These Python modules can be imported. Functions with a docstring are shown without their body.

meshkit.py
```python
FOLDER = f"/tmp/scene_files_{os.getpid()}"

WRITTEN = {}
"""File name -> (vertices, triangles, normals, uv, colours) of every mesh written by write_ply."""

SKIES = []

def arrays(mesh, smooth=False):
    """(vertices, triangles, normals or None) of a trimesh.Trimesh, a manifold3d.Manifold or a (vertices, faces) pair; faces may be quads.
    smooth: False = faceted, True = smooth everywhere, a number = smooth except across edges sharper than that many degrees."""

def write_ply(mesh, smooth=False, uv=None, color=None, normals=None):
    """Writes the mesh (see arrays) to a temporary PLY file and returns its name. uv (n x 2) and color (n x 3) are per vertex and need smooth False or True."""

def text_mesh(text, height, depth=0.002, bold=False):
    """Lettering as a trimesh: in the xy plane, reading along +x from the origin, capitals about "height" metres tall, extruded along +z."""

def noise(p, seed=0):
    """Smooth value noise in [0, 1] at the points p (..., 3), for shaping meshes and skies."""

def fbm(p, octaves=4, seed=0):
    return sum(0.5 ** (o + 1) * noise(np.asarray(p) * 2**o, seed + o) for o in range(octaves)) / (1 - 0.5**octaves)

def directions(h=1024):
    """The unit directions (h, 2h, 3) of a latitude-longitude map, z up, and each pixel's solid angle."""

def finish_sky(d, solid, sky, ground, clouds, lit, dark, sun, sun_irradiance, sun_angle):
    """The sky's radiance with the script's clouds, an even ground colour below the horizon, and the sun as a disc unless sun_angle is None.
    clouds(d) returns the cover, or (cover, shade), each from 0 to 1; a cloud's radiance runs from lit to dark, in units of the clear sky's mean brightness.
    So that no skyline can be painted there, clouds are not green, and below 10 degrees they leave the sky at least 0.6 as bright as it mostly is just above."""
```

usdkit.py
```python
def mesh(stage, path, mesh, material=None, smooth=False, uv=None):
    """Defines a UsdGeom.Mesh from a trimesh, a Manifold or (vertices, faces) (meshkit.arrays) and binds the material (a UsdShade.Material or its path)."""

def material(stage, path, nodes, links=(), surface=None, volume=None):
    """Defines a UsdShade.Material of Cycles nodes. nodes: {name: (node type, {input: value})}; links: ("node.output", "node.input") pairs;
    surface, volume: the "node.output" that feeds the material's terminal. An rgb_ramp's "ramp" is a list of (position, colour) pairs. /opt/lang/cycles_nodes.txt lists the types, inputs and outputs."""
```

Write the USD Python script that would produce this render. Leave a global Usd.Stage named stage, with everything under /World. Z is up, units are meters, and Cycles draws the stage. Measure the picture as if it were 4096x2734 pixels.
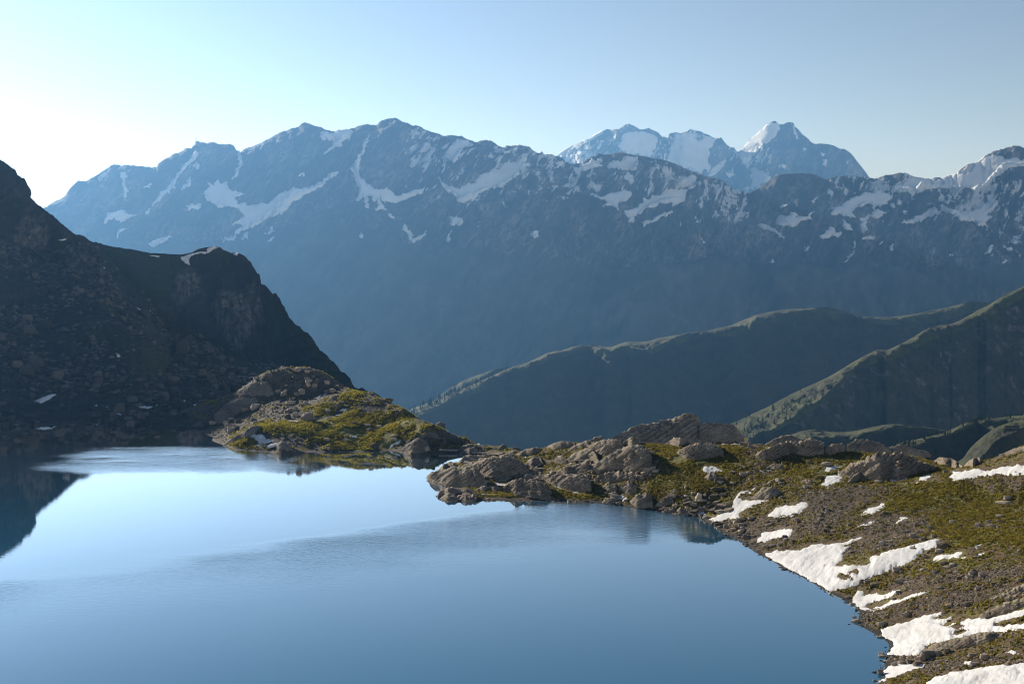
import math, random
import numpy as np
import trimesh, usdkit, meshkit
from scipy import ndimage
from scipy.interpolate import RBFInterpolator
from PIL import Image, ImageDraw
from pxr import Usd, UsdGeom, UsdLux, UsdShade, Gf, Sdf, Vt

random.seed(7)
np.random.seed(7)
stage = Usd.Stage.CreateInMemory()
UsdGeom.SetStageUpAxis(stage, "Z")
UsdGeom.SetStageMetersPerUnit(stage, 1.0)
UsdGeom.Xform.Define(stage, "/World")
UsdGeom.Scope.Define(stage, "/World/Looks")

# ------------------------------------------------------------------ camera
CAM_Z, FPX = 55.0, 5689.0                       # eye height over the lake; focal length in photograph pixels (50 mm lens)
PITCH = math.atan(267.0 / FPX)                  # tilted slightly down: the horizon stands at row 1100 of 2734
cam = UsdGeom.Camera.Define(stage, "/World/camera")
cam.CreateHorizontalApertureAttr(36.0)
cam.CreateVerticalApertureAttr(36.0 * 683 / 1024)
cam.CreateFocalLengthAttr(36.0 * FPX / 4096)
cam.CreateClippingRangeAttr(Gf.Vec2f(1.0, 80000.0))
cam.AddTranslateOp().Set(Gf.Vec3d(0, 0, CAM_Z))
cam.AddRotateXOp().Set(90.0 - math.degrees(PITCH))
cam.CreateExposureAttr(0.82)

# ------------------------------------------------------------------ sky, sun
SUN_AZ, SUN_EL = math.radians(-35.0), math.radians(16.5)     # azimuth from +y towards +x
SKY_STRENGTH, SUN_INTENSITY = 0.051, 1.25
dome = UsdLux.DomeLight.Define(stage, "/World/sky")
dome.CreateIntensityAttr(1.0)
sky_mat = usdkit.material(stage, "/World/Looks/sky_air", {
    "s": ("sky_texture", {"sky_type": "single_scattering", "sun_disc": False, "sun_elevation": SUN_EL, "sun_rotation": SUN_AZ,
                          "altitude": 2200.0, "air_density": 1.0, "aerosol_density": 0.55, "ozone_density": 1.0}),
    "w": ("mix", {"mix_type": "multiply", "fac": 1.0, "color2": (1.10, 0.96, 0.93)}),
    "b": ("background_shader", {"strength": SKY_STRENGTH})}, [("s.color", "w.color1"), ("w.color", "b.color")], surface="b.background")
UsdShade.MaterialBindingAPI.Apply(dome.GetPrim()).Bind(sky_mat)
dome.GetPrim().SetCustomDataByKey("kind", "structure")
sun = UsdLux.DistantLight.Define(stage, "/World/sun")
sun.CreateNormalizeAttr(True)
sun.CreateIntensityAttr(SUN_INTENSITY)
sun.CreateAngleAttr(0.53)
sun.CreateColorAttr(Gf.Vec3f(1.0, 0.94, 0.85))
sun.AddRotateZOp().Set(-math.degrees(SUN_AZ) + 180.0)
sun.AddRotateXOp().Set(90.0 - math.degrees(SUN_EL))
SUN_DIR = np.array([math.sin(SUN_AZ) * math.cos(SUN_EL), math.cos(SUN_AZ) * math.cos(SUN_EL), math.sin(SUN_EL)])

# ------------------------------------------------------------------ geometry helpers
CP, SP = math.cos(PITCH), math.sin(PITCH)


def ray(px, py):
    """(dx/dy, dz/dy) of the sight line through a photograph pixel."""
    px, py = np.asarray(px, float), np.asarray(py, float)
    r, u = px - 2048.0, 1367.0 - py
    ry = CP * FPX + SP * u
    rz = -SP * FPX + CP * u
    return r / ry, rz / ry


def at(px, py, Y):
    a, b = ray(px, py)
    Y = np.asarray(Y, float)
    return np.stack([a * Y, Y + 0 * a, CAM_Z + b * Y], -1)


def level(px, py, z):
    """The point at height z on a pixel's sight line (below the horizon)."""
    a, b = ray(px, py)
    Y = (np.asarray(z, float) - CAM_Z) / b
    return np.stack([a * Y, Y, CAM_Z + b * Y], -1)


def proj(P):
    P = np.asarray(P, float)
    x, y, z = P[..., 0], P[..., 1], P[..., 2] - CAM_Z
    w = y * CP - z * SP
    return 2048.0 + FPX * x / w, 1367.0 - FPX * (y * SP + z * CP) / w


SURVEY = {"A": (0, 400, 1.568), "B": (1300, 400, 1.568), "C": (2700, 400, 1.568), "E": (800, 1400, 1.9575), "K1": (1700, 1640, 2.61), "K2": (2400, 1620, 2.61),
          "K3": (3200, 1700, 2.6217), "K4": (2850, 2050, 3.4846), "K5": (3350, 2100, 2.4732), "K6": (880, 1440, 2.61), "K7": (0, 600, 2.24), "K8": (600, 900, 2.375),
          "L1": (2900, 1700, 11.745), "L2": (1740, 1760, 7.34), "L4": (1640, 1180, 2.216), "L5": (2850, 1150, 1.885), "L6": (0, 1200, 2.3756), "S": (0, 0, 1.0)}


def tr(text):
    """'A 1 2 3 4 B 5 6' -> survey points in photograph pixels; a letter switches the sheet they were read from."""
    out, sheet, half = [], SURVEY["S"], None
    for w in text.split():
        if w in SURVEY:
            sheet = SURVEY[w]
        elif half is None:
            half = float(w)
        else:
            out.append((sheet[0] + half / sheet[2], sheet[1] + float(w) / sheet[2]))
            half = None
    return np.array(out)


_T = np.random.RandomState(11).rand(1024, 1024)


def noise2(x, y, seed=0):
    """Smooth value noise in [-1, 1]."""
    x, y = np.asarray(x, float) + seed * 37.31, np.asarray(y, float) + seed * 71.77
    xi, yi = np.floor(x).astype(np.int64), np.floor(y).astype(np.int64)
    fx, fy = x - xi, y - yi
    fx, fy = fx * fx * fx * (fx * (fx * 6 - 15) + 10), fy * fy * fy * (fy * (fy * 6 - 15) + 10)
    x0, x1, y0, y1 = xi & 1023, (xi + 1) & 1023, yi & 1023, (yi + 1) & 1023
    return 2 * ((_T[x0, y0] * (1 - fx) + _T[x1, y0] * fx) * (1 - fy) + (_T[x0, y1] * (1 - fx) + _T[x1, y1] * fx) * fy) - 1


ROT = np.array([[0.8, -0.6], [0.6, 0.8]])


def fbm2(x, y, octaves=5, seed=0, gain=0.5):
    out, a, tot = 0, 1.0, 0
    for o in range(octaves):
        out = out + a * noise2(x, y, seed + o)
        tot += a
        x, y, a = 2.03 * (ROT[0, 0] * x + ROT[0, 1] * y), 2.03 * (ROT[1, 0] * x + ROT[1, 1] * y), a * gain
    return out / tot


def ridged2(x, y, octaves=5, seed=0, gain=0.5):
    out, a, tot = 0, 1.0, 0
    for o in range(octaves):
        out = out + a * (1 - 2 * np.abs(noise2(x, y, seed + o)))
        tot += a
        x, y, a = 2.07 * (ROT[0, 0] * x + ROT[0, 1] * y), 2.07 * (ROT[1, 0] * x + ROT[1, 1] * y), a * gain
    return out / tot


def noise3(P, seed=0):
    return 2 * meshkit.noise(P, seed) - 1


def fbm3(P, octaves=4, seed=0):
    return 2 * meshkit.fbm(P, octaves, seed) - 1


taken = {}


def path_for(name, parent="/World"):
    key = parent + "/" + name
    n = taken[key] = taken.get(key, -1) + 1
    return key + (f"_{n:03d}" if n else "")


def put_mesh(name, V, F, mat, parent="/World", normals=None, attrs=None, smooth=None):
    path = path_for(name, parent)
    V, F = np.asarray(V, np.float32), np.asarray(F, np.int32)
    if smooth is not None:
        m = usdkit.mesh(stage, path, (V, F), mat, smooth=smooth)
        return m.GetPrim()
    m = UsdGeom.Mesh.Define(stage, path)
    m.CreatePointsAttr(Vt.Vec3fArray.FromNumpy(V))
    m.CreateFaceVertexCountsAttr(Vt.IntArray.FromNumpy(np.full(len(F), F.shape[1], np.int32)))
    m.CreateFaceVertexIndicesAttr(Vt.IntArray.FromNumpy(F.ravel()))
    m.CreateSubdivisionSchemeAttr("none")
    if normals is not None:
        m.CreateNormalsAttr(Vt.Vec3fArray.FromNumpy(np.asarray(normals, np.float32)))
        m.SetNormalsInterpolation("vertex")
    for k, v in (attrs or {}).items():
        v = np.asarray(v, np.float32)
        api = UsdGeom.PrimvarsAPI(m)
        if v.ndim == 2:
            api.CreatePrimvar(k, Sdf.ValueTypeNames.Color3fArray, "vertex").Set(Vt.Vec3fArray.FromNumpy(v))
        else:
            api.CreatePrimvar(k, Sdf.ValueTypeNames.FloatArray, "vertex").Set(Vt.FloatArray.FromNumpy(v))
    UsdShade.MaterialBindingAPI.Apply(m.GetPrim()).Bind(mat)
    return m.GetPrim()


def tag(prim, label=None, category=None, group=None, kind=None):
    for k, v in (("label", label), ("category", category), ("group", group), ("kind", kind)):
        if v:
            prim.SetCustomDataByKey(k, v)
    return prim


def thing(name, label, category, loc=(0, 0, 0), rotz=0, group=None, scale=None):
    x = UsdGeom.Xform.Define(stage, path_for(name))
    x.AddTranslateOp().Set(Gf.Vec3d(*map(float, loc)))
    if rotz:
        x.AddRotateZOp().Set(math.degrees(rotz))
    if scale is not None:
        x.AddScaleOp().Set(Gf.Vec3f(*map(float, scale)))
    return tag(x.GetPrim(), label, category, group)


def grid_normals(G):
    du, dv = np.gradient(G, axis=1), np.gradient(G, axis=0)
    n = np.cross(du, dv)
    n /= np.linalg.norm(n, axis=-1, keepdims=True) + 1e-12
    return n


def grid_faces(nr, nc, keep=None):
    i = np.arange(nr * nc).reshape(nr, nc)
    q = np.stack([i[:-1, :-1], i[:-1, 1:], i[1:, 1:], i[1:, :-1]], -1)
    return (q[keep] if keep is not None else q.reshape(-1, 4))


def grid_mesh(name, G, mat, parent="/World", attrs=None, keep=None, up=True):
    """A grid of points (rows, columns, 3) as one mesh with smooth normals that look up or at the camera."""
    n = grid_normals(G)
    F = grid_faces(*G.shape[:2], keep)
    if n[..., 2].mean() < 0:
        n, F = -n, F[:, ::-1]
    V, N = G.reshape(-1, 3), n.reshape(-1, 3)
    at_ = {k: np.asarray(v).reshape(len(V), -1).squeeze() for k, v in (attrs or {}).items()}
    if keep is not None:
        used, inv = np.unique(F, return_inverse=True)
        F, V, N, at_ = inv.reshape(F.shape), V[used], N[used], {k: v[used] for k, v in at_.items()}
    return put_mesh(name, V, F, mat, parent, N, at_)


def sdf_image(polys, holes=(), x0=-400, y0=0, w=4900, h=2900, s=4.0):
    """Signed distance, in photograph pixels, to the union of polygons (positive inside)."""
    im = Image.new("L", (int(w / s), int(h / s)))
    d = ImageDraw.Draw(im)
    for p in polys:
        d.polygon([((x - x0) / s, (y - y0) / s) for x, y in p], fill=255)
    for p in holes:
        d.polygon([((x - x0) / s, (y - y0) / s) for x, y in p], fill=0)
    a = np.asarray(im) > 127
    sd = s * (ndimage.distance_transform_edt(a) - ndimage.distance_transform_edt(~a))
    return lambda px, py: ndimage.map_coordinates(sd, [np.clip((py - y0) / s, 0, sd.shape[0] - 1), np.clip((px - x0) / s, 0, sd.shape[1] - 1)], order=1)


def local_sdf(poly, px, py, holes=(), pad=40):
    """As sdf_image for one polygon, on a raster round it only."""
    x0, y0 = poly.min(0) - pad
    x1, y1 = poly.max(0) + pad
    s = max(0.75, max(x1 - x0, y1 - y0) / 500)
    return np.where((px > x0) & (px < x1) & (py > y0) & (py < y1), sdf_image([poly], holes, x0, y0, x1 - x0, y1 - y0, s)(px, py), -pad)


def profile(cols, lines, rows):
    """A surface through lines given as (row points [(px, py)...], distance points [(px, Y)...]); rows[k] steps from line k to k + 1."""
    L = []
    for py, Y in lines:
        py, Y = np.asarray(py, float), np.asarray(Y, float)
        L.append(at(cols, np.interp(cols, py[:, 0], py[:, 1]), np.interp(cols, Y[:, 0], Y[:, 1])))
    out, t = [], []
    for k, n in enumerate(rows):
        for j in range(n + (k == len(rows) - 1)):
            f = j / n
            out.append(L[k] * (1 - f) + L[k + 1] * f)
            t.append(k + f)
    return np.array(out), np.array(t)

# ------------------------------------------------------------------ materials
def material(name, nodes, links, surface="p.BSDF", volume=None):
    return usdkit.material(stage, "/World/Looks/" + name, nodes, links, surface=surface, volume=volume)


def ground_material(name, base, spots, layers=(), scale=0.05, rough=0.95, bump=(1.0, 0.3), detail=8, stretch=(1, 1, 1), spec=0.2, lean=0.0):
    """base: ramp of the bare surface; spots: ramp positions by a second noise; layers: (primvar, ramp, noise scale, edge) laid on where the primvar plus noise exceeds a half."""
    nodes = {"g": ("geometry", {}), "v": ("vector_rotate", {"rotate_type": "y_axis", "angle": lean}), "m": ("mapping", {"scale": stretch}),
             "n": ("noise_texture", {"scale": scale, "detail": detail, "roughness": 0.65}), "r": ("rgb_ramp", {"ramp": base}),
             "n2": ("noise_texture", {"scale": scale * 7.3, "detail": 5, "roughness": 0.7}), "r2": ("rgb_ramp", {"ramp": spots}),
             "x0": ("mix", {"mix_type": "multiply", "fac": 1.0}), "p": ("principled_bsdf", {"roughness": rough, "specular_ior_level": spec})}
    links = [("g.position", "v.vector"), ("v.vector", "m.vector"), ("m.vector", "n.vector"), ("m.vector", "n2.vector"), ("n.fac", "r.fac"), ("n2.fac", "r2.fac"), ("r.color", "x0.color1"), ("r2.color", "x0.color2")]
    last = "x0.color"
    for k, (var, ramp, sc, edge) in enumerate(layers, 1):
        nodes |= {f"a{k}": ("attribute", {"attribute": var}), f"ln{k}": ("noise_texture", {"scale": sc, "detail": 7, "roughness": 0.7}),
                  f"lm{k}": ("math", {"math_type": "multiply_add", "value2": 1.0, "value3": -0.5}), f"ls{k}": ("math", {"math_type": "add"}),
                  f"lr{k}": ("map_range", {"range_type": "smoothstep", "from_min": 0.5 - edge, "from_max": 0.5 + edge, "clamp": True}),
                  f"lc{k}": ("noise_texture", {"scale": sc * 1.9, "detail": 6, "roughness": 0.6}), f"lk{k}": ("rgb_ramp", {"ramp": ramp}), f"x{k}": ("mix", {})}
        links += [("m.vector", f"ln{k}.vector"), ("m.vector", f"lc{k}.vector"), (f"ln{k}.fac", f"lm{k}.value1"), (f"lm{k}.value", f"ls{k}.value1"), (f"a{k}.fac", f"ls{k}.value2"),
                  (f"ls{k}.value", f"lr{k}.value"), (f"lr{k}.result", f"x{k}.fac"), (f"lc{k}.fac", f"lk{k}.fac"), (last, f"x{k}.color1"), (f"lk{k}.color", f"x{k}.color2")]
        last = f"x{k}.color"
    if bump:
        nodes |= {"nb": ("noise_texture", {"scale": scale * bump[0] * 12, "detail": 8, "roughness": 0.7}), "bp": ("bump", {"strength": 0.8, "distance": bump[1]})}
        links += [("m.vector", "nb.vector"), ("nb.fac", "bp.height"), ("bp.normal", "p.normal")]
    links.append((last, "p.base_color"))
    return material(name, nodes, links)


SNOW_RAMP = [(0.2, (0.55, 0.58, 0.62)), (0.8, (0.72, 0.74, 0.76))]
GRASS_FAR = [(0.34, (0.040, 0.044, 0.034)), (0.5, (0.064, 0.068, 0.052)), (0.66, (0.105, 0.106, 0.088))]
M_RANGE = ground_material("range_rock", [(0.32, (0.025, 0.025, 0.026)), (0.5, (0.10, 0.095, 0.09)), (0.66, (0.30, 0.275, 0.25))], [(0.38, (0.2, 0.2, 0.2)), (0.6, (1.15, 1.15, 1.15))],
                          [("green", GRASS_FAR, 0.0042, 0.14), ("snowy", SNOW_RAMP, 0.014, 0.010)], scale=0.005, bump=(1.5, 22.0), stretch=(1.9, 0.6, 0.5), lean=-0.5)
M_SNOW_FAR = ground_material("far_snow", SNOW_RAMP, [(0.3, (0.93, 0.93, 0.93)), (0.6, (1, 1, 1))], scale=0.01, bump=(0.5, 6.0))
M_HILL = ground_material("hill_turf", [(0.3, (0.028, 0.033, 0.022)), (0.5, (0.044, 0.049, 0.031)), (0.7, (0.072, 0.075, 0.05))], [(0.3, (0.6, 0.6, 0.6)), (0.6, (1, 1, 1))],
                         [("rocky", [(0.3, (0.06, 0.057, 0.054)), (0.7, (0.15, 0.14, 0.13))], 0.05, 0.05), ("green", [(0.35, (0.030, 0.038, 0.018)), (0.5, (0.058, 0.068, 0.028)), (0.68, (0.10, 0.105, 0.046))], 0.012, 0.1)], scale=0.03, bump=(1.5, 3.0))

# ------------------------------------------------------------------ distant ranges


def descend(cols, P1, py2, slope):
    """Where the sight line through row py2 meets a slope that falls towards the camera from P1 at slope degrees."""
    t = np.tan(np.radians(np.broadcast_to(slope, cols.shape)))
    a, b = ray(cols, py2)
    Y2 = (CAM_Z - P1[:, 2] + t * P1[:, 1]) / (t - b)
    return np.stack([a * Y2, Y2, CAM_Z + b * Y2], -1)


def interp(cols, pts):
    pts = np.asarray(pts, float)
    return np.interp(cols, pts[:, 0], pts[:, 1])


def slope_surface(cols, crest_py, crest_Y, faces, rows, back=((200, 0.4), (900, 0.5)), back_rows=(6, 6), depth=0.10):
    """Grid (rows, columns, 3) that falls back behind the crest and down towards the camera in front of it. Returns the grid and each row's place: 0 at the crest, below 0 behind."""
    rugged_py = crest_py
    crest_py = ndimage.gaussian_filter1d(crest_py, 45.0 / (cols[1] - cols[0]), mode="nearest")
    P0 = at(cols, crest_py, crest_Y)
    dz = -(rugged_py - crest_py) / FPX * crest_Y                    # the fine teeth of the crest die out a little way below it
    cur, behind = P0, []
    for dist, fall in back:
        cur = cur + np.array([0, dist, -dist * fall]) * np.array([1, 1, 1]) + np.stack([cur[:, 0] / cur[:, 1] * dist, 0 * cols, 0 * cols], -1)
        behind.append(cur)
    seq = behind[::-1] + [P0]
    vals = [-(len(back) - k) for k in range(len(back))] + [0]
    nrows = list(back_rows[::-1])
    cur = P0
    for k, (py2, sl) in enumerate(faces):
        cur = descend(cols, cur, py2, sl)
        seq.append(cur)
        vals.append(k + 1)
        nrows.append(rows[k])
    G, t = [], []
    for k in range(len(seq) - 1):
        n = nrows[k]
        for j in range(n + (k == len(seq) - 2)):
            f = j / n
            G.append(seq[k] * (1 - f) + seq[k + 1] * f)
            t.append(vals[k] * (1 - f) + vals[k + 1] * f)
    G, t = np.array(G), np.array(t)
    G[..., 2] += dz * np.where(t < 0, np.exp(2 * t), np.exp(-t / depth))[:, None]
    return G, t


def roughen(G, amount):
    n = grid_normals(G)
    if n[..., 2].mean() < 0:
        n = -n
    return G + n * amount[..., None], n


def jag(cols, amp, wl, seed):
    return amp * (fbm2(cols / wl, cols * 0 + 3.3, 4, seed, 0.6))


def snow_parts(polys, G, place, mat, parent, thick, ragged, seed, frame=None, lift=None, name="snow_field", front=0.0):
    """One draped snow mesh per outline: it rises out of the slope inside the outline and dives under it outside."""
    n = grid_normals(G)
    if n[..., 2].mean() < 0:
        n = -n
    px, py = proj(G)
    wx = px + ragged * (fbm2(px / 28, py / 28, 4, seed, 0.65)) + 0.55 * ragged * fbm2(px / 9, py / 9, 3, seed + 2, 0.7)
    wy = py + ragged * (fbm2(px / 28 + 50, py / 28 + 9, 4, seed + 5, 0.65)) + 0.55 * ragged * fbm2(px / 9 + 50, py / 9, 3, seed + 7, 0.7)
    made = []
    for poly in polys:
        x0, y0 = poly.min(0) - 8
        x1, y1 = poly.max(0) + 8
        cc = np.nonzero((px[len(px) // 2] > x0 - 30) & (px[len(px) // 2] < x1 + 30))[0]
        if not len(cc):
            continue
        c0, c1 = cc[0], cc[-1] + 1
        sub = (slice(None), slice(c0, c1))
        sd = local_sdf(poly, wx[sub], wy[sub])
        sd = np.where(place[:, None] < front, -40, sd)
        ok = sd > -5
        rr = np.nonzero(ok.any(1))[0]
        if not len(rr) or (sd > 0).sum() < 3:
            continue
        r0, r1 = max(0, rr[0] - 1), rr[-1] + 2
        sd = sd[r0:r1]
        g, nn = G[r0:r1, c0:c1], n[r0:r1, c0:c1]
        if min(g.shape[:2]) < 2:
            continue
        th = thick * np.tanh(sd / 5.0)
        S = g + nn * th[..., None]
        o = sd > -5
        keep = o[:-1, :-1] | o[1:, :-1] | o[:-1, 1:] | o[1:, 1:]
        made.append(grid_mesh(name, S, mat, parent, keep=keep))
    return made


RIDGE = tr("S -500 1040 -100 960 0 920 A 280 683 300 668 350 635 410 605 430 570 450 545 490 510 540 508 570 490 620 460 660 435 700 408 720 403 750 408 830 412 890 415 940 423 985 425 1010 390 1050 370 1085 350 1120 340 1150 325 1165 308 1185 303 1205 305 1220 285 1240 278 1265 275 1300 275 1325 268 1345 272 1370 285 1410 283 1440 283 1455 290 1475 310 1490 325 1510 325 1540 310 1600 290 1650 270 1690 240 1720 225 1760 205 1800 195 1850 178 1880 165 1895 150 1912 145 1940 155 1980 170 2010 180 "
           "B 20 194 40 196 80 190 160 182 215 165 240 160 265 152 290 160 330 160 350 140 390 122 420 117 450 125 480 140 515 145 530 158 550 168 570 165 600 170 620 185 650 192 680 200 710 210 730 222 755 227 790 221 830 226 860 228 880 245 910 255 935 265 970 257 1010 253 1040 260 1065 275 1090 290 1115 298 1140 290 1170 288 1200 280 1220 276 1245 288 1275 290 1300 310 1330 330 1345 335 1360 322 1380 343 1400 340 1425 337 1440 350 1480 358 1510 380 1530 395 1560 398 1600 395 1640 375 1690 350 1720 338 1745 345 1800 338 1830 330 1870 335 1900 340 1950 352 2010 362 2100 375 2150 387 "
           "C 0 400 30 420 70 440 110 455 150 465 200 480 250 490 280 500 310 520 350 545 400 565 450 578 465 582 490 570 530 545 560 525 600 500 640 475 680 462 720 460 760 457 800 455 850 460 890 465 910 480 945 497 980 488 1020 480 1060 475 1100 472 1150 475 1200 480 1250 487 1280 480 1320 468 1360 470 1400 463 1440 465 1480 475 1520 483 1570 493 1610 488 1650 480 1670 487 1700 478 1740 470 1770 460 1800 430 1830 405 1865 396 1900 390 1920 378 1950 350 1980 335 2020 318 2060 305 2090 295 2130 290 2160 292 2189 300 S 4250 610 4500 660 4700 640")
cols = np.arange(-240, 4400, 4.0)
crest = interp(cols, RIDGE) + jag(cols, 6.0, 22, 3)
crestY = 8000 + 350 * fbm2(cols / 700, cols * 0, 3, 9) + interp(cols, [(0, -500), (900, 0), (2000, 0), (2900, -100), (4400, 500)])
shelf = interp(cols, [(-300, 1150), (0, 1100), (700, 985), (1250, 890), (1500, 905), (1900, 1000), (2300, 1040), (2700, 1040), (3300, 1050), (3700, 1080), (4400, 1040)]) + jag(cols, 25, 300, 21)
G, place = slope_surface(cols, crest, crestY, [(shelf, 35.0), (shelf + 45, 22.0), (1950 + 0 * cols, 31.0)], [112, 10, 84], back=((300, 0.7), (1500, 0.5)))
X, Z, T = G[..., 0], G[..., 2], place[:, None]
px0, py0 = proj(G)
fade = np.clip(0.12 + (py0 - crest) / 60, 0, 1) * (T > -0.02)
gul = 62 * ridged2((X + 0.55 * Z) / 520, Z / 1300, 5, 31) + 34 * ridged2((X - 0.8 * Z) / 260, Z / 600, 5, 37, 0.6) + 22 * fbm2(X / 60, Z / 60, 4, 41, 0.65)
low = np.clip(T - 1, 0, 1)
gul = gul * (1 - 0.6 * low)
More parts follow.
